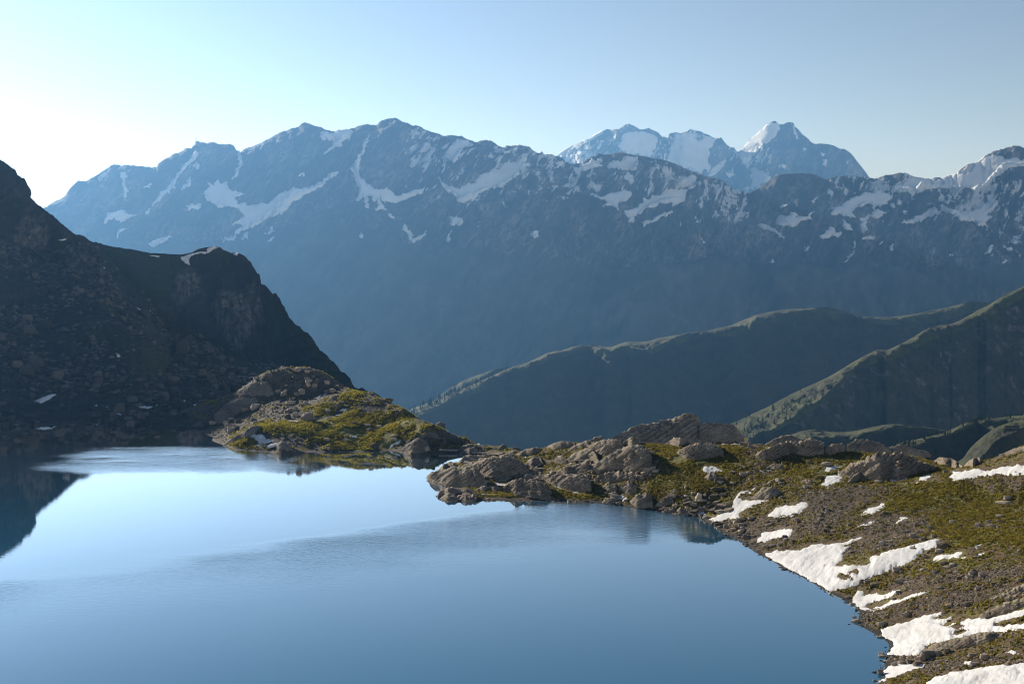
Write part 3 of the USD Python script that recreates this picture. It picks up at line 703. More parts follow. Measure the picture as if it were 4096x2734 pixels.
rim = controls("""1000 1532 14 1050 1491 18.3 1100 1478 19.5 1148 1470 20 1200 1472 20 1260 1476 19.3 1300 1497 17.5 1340 1522 15.3 1400 1560 13.4 1447 1569 13 1531 1594 12 1608 1628 10.5 1685 1671 8.4 1723 1698 7.4 1771 1709 7.2 1822 1733 5.5 1873 1759 3.8 1939 1787 1.9 1990 1787 2.0 2050 1793 2.2""")
fall = [rim * np.array([1 + s / 500.0] * 2 + [1]) + np.array([0, 0, -dz]) for s, dz in ((10, 1.2), (26, 6), (60, 20), (130, 50))]
deep = np.array([[-130, 440, -3], [-100, 420, -3.5], [-60, 400, -3.5], [-20, 420, -3], [-140, 480, -2.5], [-135, 505, -2.0], [-128, 520, -1.0]])
PL = np.vstack([w, land_side, lake_side[::2], lake_far[::3], ctl, *fall, deep])
TL = Terrain(PL, -0.245, 0.012, 420, 395, 640, 330, smooth=1.0)
X, Y = TL.X, TL.Y
BARE_L = [tr(x) for x in """K6 -200 500 0 480 100 420 230 240 330 160 480 120 520 230 650 250 830 350 1000 480 860 520 830 640 400 640 300 700 0 860 -200 860
K6 480 100 700 70 1000 90 1100 150 1300 270 1330 350 1000 420 800 350 700 200 520 180
K6 600 860 700 900 800 950 560 950 520 900
K6 1900 930 2000 840 2150 830 2250 900 2200 960 2000 970
K6 2100 740 2250 740 2349 800 2349 860 2200 830""".split("\n")]
GREEN_L = [tr(x) for x in """K6 430 660 600 630 840 640 1000 640 1300 560 1700 560 1900 600 2050 660 2000 780 1800 900 1700 950 1300 950 1200 880 900 800 640 780 450 740
K6 900 520 1100 500 1200 560 1050 610 980 600
K6 100 880 200 810 330 800 420 860 300 920
K6 2050 660 2250 660 2349 720 2100 760 1950 830 1800 930 1880 850 2020 760
K6 1280 380 1450 335 1600 360 1500 350""".split("\n")]
px, py, bare, green = near_masks(TL, BARE_L, GREEN_L, 221)
hum = 0.45 * fbm2(X / 6, Y / 10, 4, 223, 0.55) + 0.22 * np.abs(fbm2(X / 2, Y / 3.5, 3, 227, 0.6)) + 0.9 * fbm2(X / 22, Y / 30, 3, 229) * np.clip(TL.base / 5, 0, 1)
TL.Z = TL.base + hum * np.clip(TL.base / 1.2, 0.06, 1)
grass = np.clip(0.52 + green / 70, 0.34, 0.9) - 0.35 * np.clip(bare / 25, 0, 1) + 0.14 * fbm2(X / 9, Y / 16, 4, 231)
grass = np.where(TL.base < 0.2, 0.0, grass)
M_MEADOW = ground_material("promontory_ground", [(0.25, (0.04, 0.036, 0.03)), (0.5, (0.075, 0.066, 0.055)), (0.75, (0.14, 0.125, 0.105))], [(0.3, (0.55, 0.55, 0.55)), (0.62, (1.1, 1.05, 1.0))],
                           [("grass", [(0.3, (0.07, 0.065, 0.014)), (0.5, (0.14, 0.13, 0.018)), (0.7, (0.22, 0.20, 0.035))], 0.35, 0.10)], scale=0.25, bump=(1.2, 0.35), detail=9)
prom = grid_mesh("promontory", TL.grid(), M_MEADOW, attrs={"grass": grass})
tag(prom, kind="structure")

# --- the shaded mountain on the left
CREST_L = tr("S -1700 220 -1200 290 -700 365 -552 398 -340 452 -150 540 A 0 375 40 400 75 425 100 440 105 465 120 470 140 485 155 495 165 515 172 530 174 560 177 590 182 597 205 620 240 655 275 683 300 700 340 735 355 735 370 760 400 785 440 820 480 845 510 850 540 865 580 885 620 900 640 905 700 918 780 930 830 935 880 945 940 960 1000 962 1070 965 1110 968 1140 970 1200 955 1240 935 1280 925 1330 918 1365 920 1385 930 1410 955 1440 965 1480 957 1500 957 1530 970 1555 1000 1580 1025 1600 1060 1615 1085 1630 1088 1632 1125 1640 1150 1675 1165 1690 1190 1730 1215 1760 1250 1770 1280 1786 1300 1790 1330 1810 1350 1850 1390 1880 1420 1920 1460 1955 1490 1980 1530 2005 1568 E 1000 50 1045 95 1080 130 1110 165 1150 190 1180 230 1200 270 1215 290 1270 300 1300 315 1340 325 1400 350 S 1560 1620 1700 1720")
cols = np.concatenate([np.arange(-1500, -40, 14.0), np.arange(-40, 1560, 2.5)])
crest = interp(cols, CREST_L) + jag(cols, 8.0, 18, 240) * interp(cols, [(0, 1), (400, 1), (420, 0.25), (860, 0.25), (890, 1.5), (1250, 1.6), (1400, 0.8)])
crestY = interp(cols, [(-1500, 1000), (-400, 960), (0, 945), (200, 945), (330, 950), (560, 945), (870, 955), (980, 940), (1100, 915), (1300, 860), (1560, 780)])
foot = interp(cols, tr("S -1500 420 -600 780 K7 0 775 150 850 350 925 520 905 560 870 640 810 760 840 900 885 S 470 1055 540 1140 610 1225 K8 180 1010 350 1070 560 1090 740 1180 950 1270 1290 1345 S 1300 1560 1400 1640 1560 1720")) + jag(cols, 14, 60, 243)
foot = np.maximum(foot, crest + 12)
slopes = interp(cols, [(-1500, 50), (0, 58), (215, 58), (250, 38), (560, 36), (640, 38), (720, 50), (840, 62), (1150, 64), (1400, 60), (1560, 45)])
P0 = at(cols, crest, crestY)
P1 = descend(cols, P0, foot, slopes)
shoreY = interp(cols, [(-1500, 560), (-100, 500), (0, 500), (150, 518), (300, 535), (420, 522), (520, 490), (620, 484), (800, 492), (900, 505), (1000, 530), (1200, 560), (1560, 575)])
shoreY = np.minimum(shoreY, P1[:, 1] - 35)
a0, _ = ray(cols, 1780 + 0 * cols)
P2 = np.stack([a0 * shoreY, shoreY, -0.6 + 0 * cols], -1)
P3 = P2 + np.array([0, -26, -2.6])
back1 = P0 + np.stack([P0[:, 0] / P0[:, 1] * 30, 30 + 0 * cols, -12 + 0 * cols], -1)
back2 = back1 + np.stack([P0[:, 0] / P0[:, 1] * 200, 200 + 0 * cols, -140 + 0 * cols], -1)
seq, nrow, vals = [back2, back1, P0, P1, P2, P3], [8, 6, 120, 150, 5], [-2, -1, 0, 1, 2, 3]
GM, tm = [], []
for k in range(5):
    for j in range(nrow[k] + (k == 4)):
        f = j / nrow[k]
        q = seq[k] * (1 - f) + seq[k + 1] * f
        if k == 3:                                                       # the scree runs out in a concave fan with a bench above the water
            q = q + np.stack([0 * cols, 0 * cols, -np.sin(math.pi * f) * np.clip((P1[:, 2] - 12) * 0.10, 0, 9)], -1)
        GM.append(q)
        tm.append(vals[k] * (1 - f) + vals[k + 1] * f)
GM, tm = np.array(GM), np.array(tm)
X, Y, Z, T = GM[..., 0], GM[..., 1], GM[..., 2], tm[:, None] + 0 * GM[..., 0]
pxm, pym = proj(GM)
fade = np.clip((pym - crest) / 30, 0, 1) * (T > 0)
cliff = np.clip(1 - np.abs(T - 0.48) / 0.56, 0, 1) ** 0.5 * interp(cols, [(-1500, 1), (215, 1), (260, 0.25), (660, 0.2), (740, 1), (1560, 1)])
scree = np.clip((T - 1.0) / 0.12, 0, 1)
strata = 3.0 * ridged2((X + 0.25 * Z) / 9, (Z - 0.3 * X) / 26, 5, 251, 0.6) + 2.2 * fbm2(X / 3.0, Z / 7.0, 4, 253, 0.65) + 6.0 * ridged2((X + 0.6 * Z) / 34, Z / 60, 4, 255) + 1.4 * np.sign(fbm2((Z - 0.4 * X) / 5, (X + Z) / 40, 3, 256))
rubble = 1.0 * fbm2(X / 7, Y / 7, 4, 257, 0.65) + 2.6 * fbm2(X / 38, Y / 55, 3, 259) + 0.5 * np.abs(fbm2(X / 2.2, Y / 2.2, 3, 261, 0.7))
turf_rock = 0.8 * fbm2(X / 10, Z / 10, 4, 263)
am = strata * cliff + rubble * np.clip(T - 0.9, 0, 0.4) / 0.4 * np.clip((2.15 - T) / 0.25, 0, 1) + turf_rock * (1 - cliff) * (T < 1.2)
GM, NM = roughen(GM, am * fade)
GRASS_M = [tr(x) for x in """K7 900 875 1050 880 1300 905 1600 950 1690 1040 1640 1080 1560 1180 1480 1300 1380 1400 1250 1330 1150 1230 1050 1120 980 1040 900 980 870 920
K7 500 870 640 800 720 830 700 900 600 910 520 900
K7 480 940 600 930 610 1010 520 1020
K8 0 850 150 920 260 1010 420 1040 560 1040 640 1090 780 1200 950 1290 1080 1370 1020 1420 900 1380 700 1230 520 1130 400 1080 200 1040 100 960 0 900
L6 820 300 1000 240 1150 250 1330 340 1480 440 1560 560 1680 640 1600 660 1470 690 1350 680 1150 560 1000 420
K7 0 480 150 430 280 480 150 560 0 560
K8 700 220 760 300 830 420 800 500 740 420 690 300
K8 1060 720 1200 740 1250 860 1300 1020 1400 1180 1300 1300 1180 1160 1090 960
K8 1250 900 1400 920 1560 1080 1640 1250 1800 1350 1900 1500 1700 1450 1500 1200""".split("\n")]
wob = 14 * fbm2(X / 9, Z / 9, 4, 265)
gsd = sdf_image(GRASS_M)(pxm + wob, pym + wob)
grass = np.clip(0.5 + gsd / 36, 0.05, 0.86) + 0.10 * fbm2(X / 12, Z / 12, 3, 267)
PALE = sdf_image([tr(x) for x in """K8 600 760 700 640 860 640 1000 560 1060 720 1000 900 940 1100 860 1160 760 1120 680 1000 620 860
K7 120 780 250 640 420 600 440 760 400 860 300 900 180 860
K8 380 420 440 500 430 640 330 800 260 700 240 520""".split("\n")])
pale = np.clip(0.46 + PALE(pxm + 2 * wob, pym + 2 * wob) / 90, 0.1, 0.62)
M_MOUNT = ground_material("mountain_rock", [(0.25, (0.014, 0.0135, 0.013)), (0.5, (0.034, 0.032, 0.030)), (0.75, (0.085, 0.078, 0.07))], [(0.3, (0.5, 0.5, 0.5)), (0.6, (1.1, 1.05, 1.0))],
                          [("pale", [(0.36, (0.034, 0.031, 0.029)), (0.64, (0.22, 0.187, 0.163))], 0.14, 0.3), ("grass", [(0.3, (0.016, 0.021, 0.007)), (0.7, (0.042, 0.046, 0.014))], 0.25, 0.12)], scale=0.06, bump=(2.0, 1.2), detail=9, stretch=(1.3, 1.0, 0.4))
mount = UsdGeom.Xform.Define(stage, "/World/lakeside_mountain").GetPrim()
tag(mount, kind="structure")
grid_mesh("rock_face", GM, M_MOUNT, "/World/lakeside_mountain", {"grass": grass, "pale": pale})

# ------------------------------------------------------------------ lake
wx_, wy_ = np.meshgrid(np.linspace(-420, 150, 260), np.linspace(40, 560, 260))
edge_ = 5 * fbm2(wx_ / 30, wy_ / 12, 4, 601)
up = (334 + 0.79 * wx_ - wy_ + 1.6 * edge_) / 16.0
down = (wy_ - (334 + 0.79 * wx_) + 70 + 2.5 * edge_) / 55.0
ripple = np.clip(up, 0, 1) * np.clip(down, 0, 1) * np.clip((wx_ + 105) / 70, 0, 1)
far_patch = 1.2 * np.exp(-(((wx_ + 103) / 36) ** 4 + ((wy_ - 425) / 24) ** 4)) * np.clip(0.6 + 0.8 * fbm2(wx_ / 20, wy_ / 10, 3, 603), 0, 1)
ripple = np.clip(np.maximum(ripple, far_patch), 0, 1)
M_WATER = material("lake_water", {
    "g": ("geometry", {}), "a": ("attribute", {"attribute": "ripple"}),
    "wm": ("mapping", {"scale": (0.55, 1.0, 1.0)}), "n": ("noise_texture", {"scale": 0.9, "detail": 4, "roughness": 0.6}),
    "hm": ("math", {"math_type": "multiply_add", "value2": 0.35, "value3": 0.004}), "hx": ("math", {"math_type": "multiply"}),
    "b": ("bump", {"strength": 1.0, "distance": 0.5}),
    "rm": ("math", {"math_type": "multiply_add", "value2": 0.07, "value3": 0.004}),
    "f": ("fresnel", {"IOR": 1.33}), "fp": ("map_range", {"range_type": "smoothstep", "from_min": 0.03, "from_max": 0.53, "to_min": 0.02, "to_max": 1.0, "clamp": True}),
    "d": ("diffuse_bsdf", {"color": (0.003, 0.100, 0.195)}), "s": ("glossy_bsdf", {"color": (1, 1, 1), "distribution": "ggx"}), "x": ("mix_closure", {})},
    [("g.position", "wm.vector"), ("wm.vector", "n.vector"), ("a.fac", "hm.value1"), ("hm.value", "hx.value1"), ("n.fac", "hx.value2"), ("hx.value", "b.height"), ("b.normal", "s.normal"),
     ("a.fac", "rm.value1"), ("rm.value", "s.roughness"), ("f.fac", "fp.value"), ("fp.result", "x.fac"), ("d.BSDF", "x.closure1"), ("s.BSDF", "x.closure2")], surface="x.closure")
rim_u, rim_y = rim_r[:, 0] / rim_r[:, 1], rim_r[:, 1]
wet_ = (wy_ < np.where(wx_ / wy_ > rim_u[0], np.interp(wx_ / wy_, rim_u, rim_y), 470.0 + 90 * np.clip((-0.05 - wx_ / wy_) / 0.05, 0, 1)) - 6) & ((wx_ / wy_ < -0.094) | (TR.z(wx_, wy_) < 1.5))
o = wet_[:-1, :-1] & wet_[1:, :-1] & wet_[:-1, 1:] & wet_[1:, 1:]
lake = grid_mesh("lake", np.stack([wx_, wy_, 0 * wx_], -1), M_WATER, attrs={"ripple": ripple}, keep=o)
tag(lake, kind="structure")

# ------------------------------------------------------------------ near materials
M_ROCK = ground_material("outcrop_rock", [(0.25, (0.125, 0.10, 0.074)), (0.5, (0.235, 0.193, 0.145)), (0.75, (0.39, 0.335, 0.26))], [(0.32, (0.33, 0.33, 0.33)), (0.5, (0.95, 0.95, 0.95)), (0.7, (1.12, 1.1, 1.06))],
                         [("grass", [(0.3, (0.045, 0.045, 0.012)), (0.7, (0.12, 0.115, 0.02))], 0.7, 0.08)], scale=0.22, bump=(2.0, 0.35), stretch=(0.6, 0.7, 1.6), detail=9)
M_ROCK_DARK = ground_material("promontory_rock", [(0.25, (0.10, 0.088, 0.076)), (0.5, (0.165, 0.145, 0.125)), (0.75, (0.25, 0.22, 0.19))], [(0.28, (0.45, 0.45, 0.45)), (0.5, (0.95, 0.95, 0.95)), (0.7, (1.1, 1.08, 1.05))],
                              [("grass", [(0.3, (0.05, 0.048, 0.012)), (0.7, (0.12, 0.11, 0.02))], 0.4, 0.08)], scale=0.16, bump=(2.0, 0.45), stretch=(0.6, 0.7, 1.6), detail=9)
M_SNOW = ground_material("old_snow", [(0.2, (0.50, 0.485, 0.46)), (0.45, (0.68, 0.68, 0.68)), (0.8, (0.77, 0.775, 0.78))], [(0.25, (0.72, 0.69, 0.65)), (0.45, (1, 1, 1))], scale=0.22, stretch=(1.4, 0.5, 1.0), bump=(3.0, 0.22), spec=0.3)


def stone_material(name, lo, hi, scale=1.5):
    return material(name, {"o": ("object_info", {}), "g": ("texture_coordinate", {}), "n": ("noise_texture", {"scale": scale, "detail": 5, "roughness": 0.7}),
                           "m": ("math", {"math_type": "multiply_add", "value2": 0.6, "value3": -0.3}), "a": ("math", {"math_type": "add"}),
                           "r": ("rgb_ramp", {"ramp": [(0.1, lo), (0.9, hi)]}), "p": ("principled_bsdf", {"roughness": 0.9, "specular_ior_level": 0.25})},
                    [("g.object", "n.vector"), ("n.fac", "m.value1"), ("m.value", "a.value1"), ("o.random", "a.value2"), ("a.value", "r.fac"), ("r.color", "p.base_color")])


M_STONE = stone_material("loose_stone", (0.075, 0.056, 0.039), (0.36, 0.29, 0.215))
M_BOULDER = stone_material("boulder_rock", (0.12, 0.098, 0.08), (0.31, 0.26, 0.21))
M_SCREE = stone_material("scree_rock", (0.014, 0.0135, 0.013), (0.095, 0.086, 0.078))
M_PATH = ground_material("trodden_earth", [(0.3, (0.09, 0.06, 0.04)), (0.7, (0.17, 0.12, 0.085))], [(0.3, (0.7, 0.7, 0.7)), (0.6, (1, 1, 1))], scale=0.6, bump=(1, 0.1))
M_TUFT = material("grass_blades", {"o": ("object_info", {}), "r": ("rgb_ramp", {"ramp": [(0.0, (0.075, 0.066, 0.013)), (0.4, (0.15, 0.135, 0.022)), (0.75, (0.24, 0.205, 0.036)), (0.9, (0.21, 0.15, 0.05)), (1.0, (0.16, 0.105, 0.04))]}),
                                   "d": ("diffuse_bsdf", {}), "t": ("translucent_bsdf", {}), "x": ("mix_closure", {"fac": 0.55})},
                  [("o.random", "r.fac"), ("r.color", "d.color"), ("r.color", "t.color"), ("d.BSDF", "x.closure1"), ("t.BSDF", "x.closure2")], surface="x.closure")


def plain(name, color, rough=0.7, metallic=0.0):
    return material(name, {"n": ("noise_texture", {"scale": 3.0, "detail": 4}), "r": ("rgb_ramp", {"ramp": [(0.3, tuple(0.75 * c for c in color)), (0.7, color)]}),
                           "p": ("principled_bsdf", {"roughness": rough, "metallic": metallic})}, [("n.fac", "r.fac"), ("r.color", "p.base_color")])


M_TUFT_LUSH = material("meadow_blades", {"o": ("object_info", {}), "r": ("rgb_ramp", {"ramp": [(0.0, (0.10, 0.092, 0.014)), (0.4, (0.21, 0.195, 0.025)), (0.75, (0.31, 0.275, 0.04)), (1.0, (0.27, 0.20, 0.05))]}),
                                        "d": ("diffuse_bsdf", {}), "t": ("translucent_bsdf", {}), "x": ("mix_closure", {"fac": 0.55})},
                       [("o.random", "r.fac"), ("r.color", "d.color"), ("r.color", "t.color"), ("d.BSDF", "x.closure1"), ("t.BSDF", "x.closure2")], surface="x.closure")

# ------------------------------------------------------------------ bedrock outcrops
STRATA_N = np.array([-0.52, 0.25, 0.81])
STRATA_N /= np.linalg.norm(STRATA_N)


def facet(G, S, d, wl, seed):
    """A creased wave: flat planes that meet in sharp edges."""
    q = (G @ (np.array(d) / np.linalg.norm(d)) + 0.5 * fbm3(G / 3.0, 2, seed + 31)) / (wl * S) + 0.37 * seed
    return 2 * np.abs(q - np.round(q)) - 0.5


def outcrop(label, top, bottom, T, mat, category="rock outcrop", depth=0.8, rough=1.0, seed=0, name="rock_outcrop", grass=0.25, group=None):
    top, bottom = tr(top), tr(bottom)
    x0, x1 = max(top[0, 0], bottom[0, 0]), min(top[-1, 0], bottom[-1, 0])
    n = int(np.clip((x1 - x0) / 2.6, 14, 190))
    px = np.linspace(x0, x1, n)
    tp, bp = interp(px, top), interp(px, bottom)
    edge = np.clip(np.minimum(px - x0, x1 - px) / 25, 0, 1)
    tp = ndimage.gaussian_filter1d(tp, 1.0, mode="nearest") + rough * 5.0 * edge * fbm2(px / 16, px * 0 + seed, 3, 7, 0.6)
    bp = bp + 9.0 * fbm2(px / 22, px * 0 + seed, 3, 17, 0.6)
    bp = np.maximum(bp, tp + 1.0)
    B = T.hit(px, bp)
    Y = B[:, 1].copy()
    med = np.median(Y)
    bad = np.abs(Y - med) > 45
    if bad.any() and not bad.all():
        Y[bad] = np.interp(px[bad], px[~bad], Y[~bad])
    Y = ndimage.gaussian_filter1d(Y, max(1.5, n / 22), mode="nearest")
    B = at(px, bp, Y)
    h = np.maximum((bp - tp) / FPX * Y, 0.05)
    hs = ndimage.gaussian_filter1d(h, max(2, n / 12), mode="nearest")
    w = 1.55 * depth * hs + 0.3
    Tp = at(px, tp, Y + w)
    nf = int(np.clip((bp - tp).max() / 2.2, 10, 60))
    nb = max(8, nf // 2)
    rows, fr = [], []
    low = B + np.array([0, -0.25, -0.9])
    rows.append(low)
    fr.append(0.0)
    e = 1.15
    for k in range(nf + 1):
        s = k / nf
        c, sn = (1 - math.cos(s * math.pi / 2)) ** (1 / e), math.sin(s * math.pi / 2) ** e
        rows.append(np.stack([B[:, 0] + (Tp[:, 0] - B[:, 0]) * c, B[:, 1] + (Tp[:, 1] - B[:, 1]) * c, B[:, 2] + (Tp[:, 2] - B[:, 2]) * sn], -1))
        fr.append(s)
    bx_, by_ = Tp[:, 0] * (1 + 1.5 * w / Tp[:, 1]), Tp[:, 1] + 1.5 * w
    bz = np.minimum(T.z(bx_, by_), Tp[:, 2]) - 0.8
    for k in range(1, nb + 1):
        s = k / nb
        c, sn = math.sin(s * math.pi / 2), 1 - math.cos(s * math.pi / 2)
        rows.append(np.stack([Tp[:, 0] + (bx_ - Tp[:, 0]) * c, Tp[:, 1] + (by_ - Tp[:, 1]) * c, Tp[:, 2] + (bz - Tp[:, 2]) * sn], -1))
        fr.append(1 - s * 0.999)
    G = np.array(rows)
    N = grid_normals(G)
    if N[..., 2].mean() < 0:
        N = -N
    S = float(np.clip(hs.max() / 5, 0.35, 2.0))
    q = (G @ STRATA_N + 0.35 * fbm3(G / 2.4, 3, seed)) / (0.85 * S)
    saw = q - np.floor(q)
    step = np.where(saw < 0.82, saw / 0.82, (1 - saw) / 0.18) - 0.5
    layer = 1.3 * meshkit.noise(np.stack([np.floor(q), 0 * q, 0 * q + seed], -1), 3) + 0.25
    q2 = (G @ np.array([0.86, 0.1, 0.5]) + 0.9 * fbm3(G / 3.5, 2, seed + 9)) / (2.1 * S)
    crack = -np.exp(-((np.abs(q2 - np.round(q2))) / 0.05) ** 2)
    lump = fbm3(G / (2.6 * S), 3, seed + 3)
    d = rough * S * (0.66 * step * layer + 0.34 * crack * (layer > 0.6) + 0.12 * lump + 0.10 * fbm3(G / (0.7 * S), 3, seed + 5) + 0.34 * (facet(G, S, (0.75, 0.35, -0.55), 4.2, seed) + 0.8 * facet(G, S, (-0.3, 0.8, 0.5), 3.1, seed + 1) + 0.4 * facet(G, S, (0.5, -0.2, 0.85), 1.6, seed + 2)))
    ends = np.clip(np.minimum(np.arange(n), np.arange(n)[::-1]) / 4.0, 0, 1)
    fr = np.array(fr)[:, None]
    d = d * ends * np.clip(0.25 + 1.5 * fr, 0, 1) * np.clip(hs / 1.2, 0.25, 1)
    d = np.where((np.arange(len(G)) == nf + 1)[:, None], 0.6 * d, d)
    G = G + N * d[..., None]
    N2 = grid_normals(G)
    N2 = N2 * np.sign((N2 * N).sum(-1, keepdims=True) + 1e-9)
    gr = grass + 0.34 * np.clip((N2[..., 2] - 0.72) / 0.2, 0, 1) * (step < 0.1) + 0.12 * fbm3(G / 4.0, 3, seed + 7) - 0.1 * fr
    F = grid_faces(*G.shape[:2])
    fn = grid_normals(G)
    if (fn * N).sum(-1).mean() < 0:
        F = F[:, ::-1]
    p = put_mesh(name, G.reshape(-1, 3), F, mat, "/World", N2.reshape(-1, 3), {"grass": gr.ravel()})
    return tag(p, label, category, group)


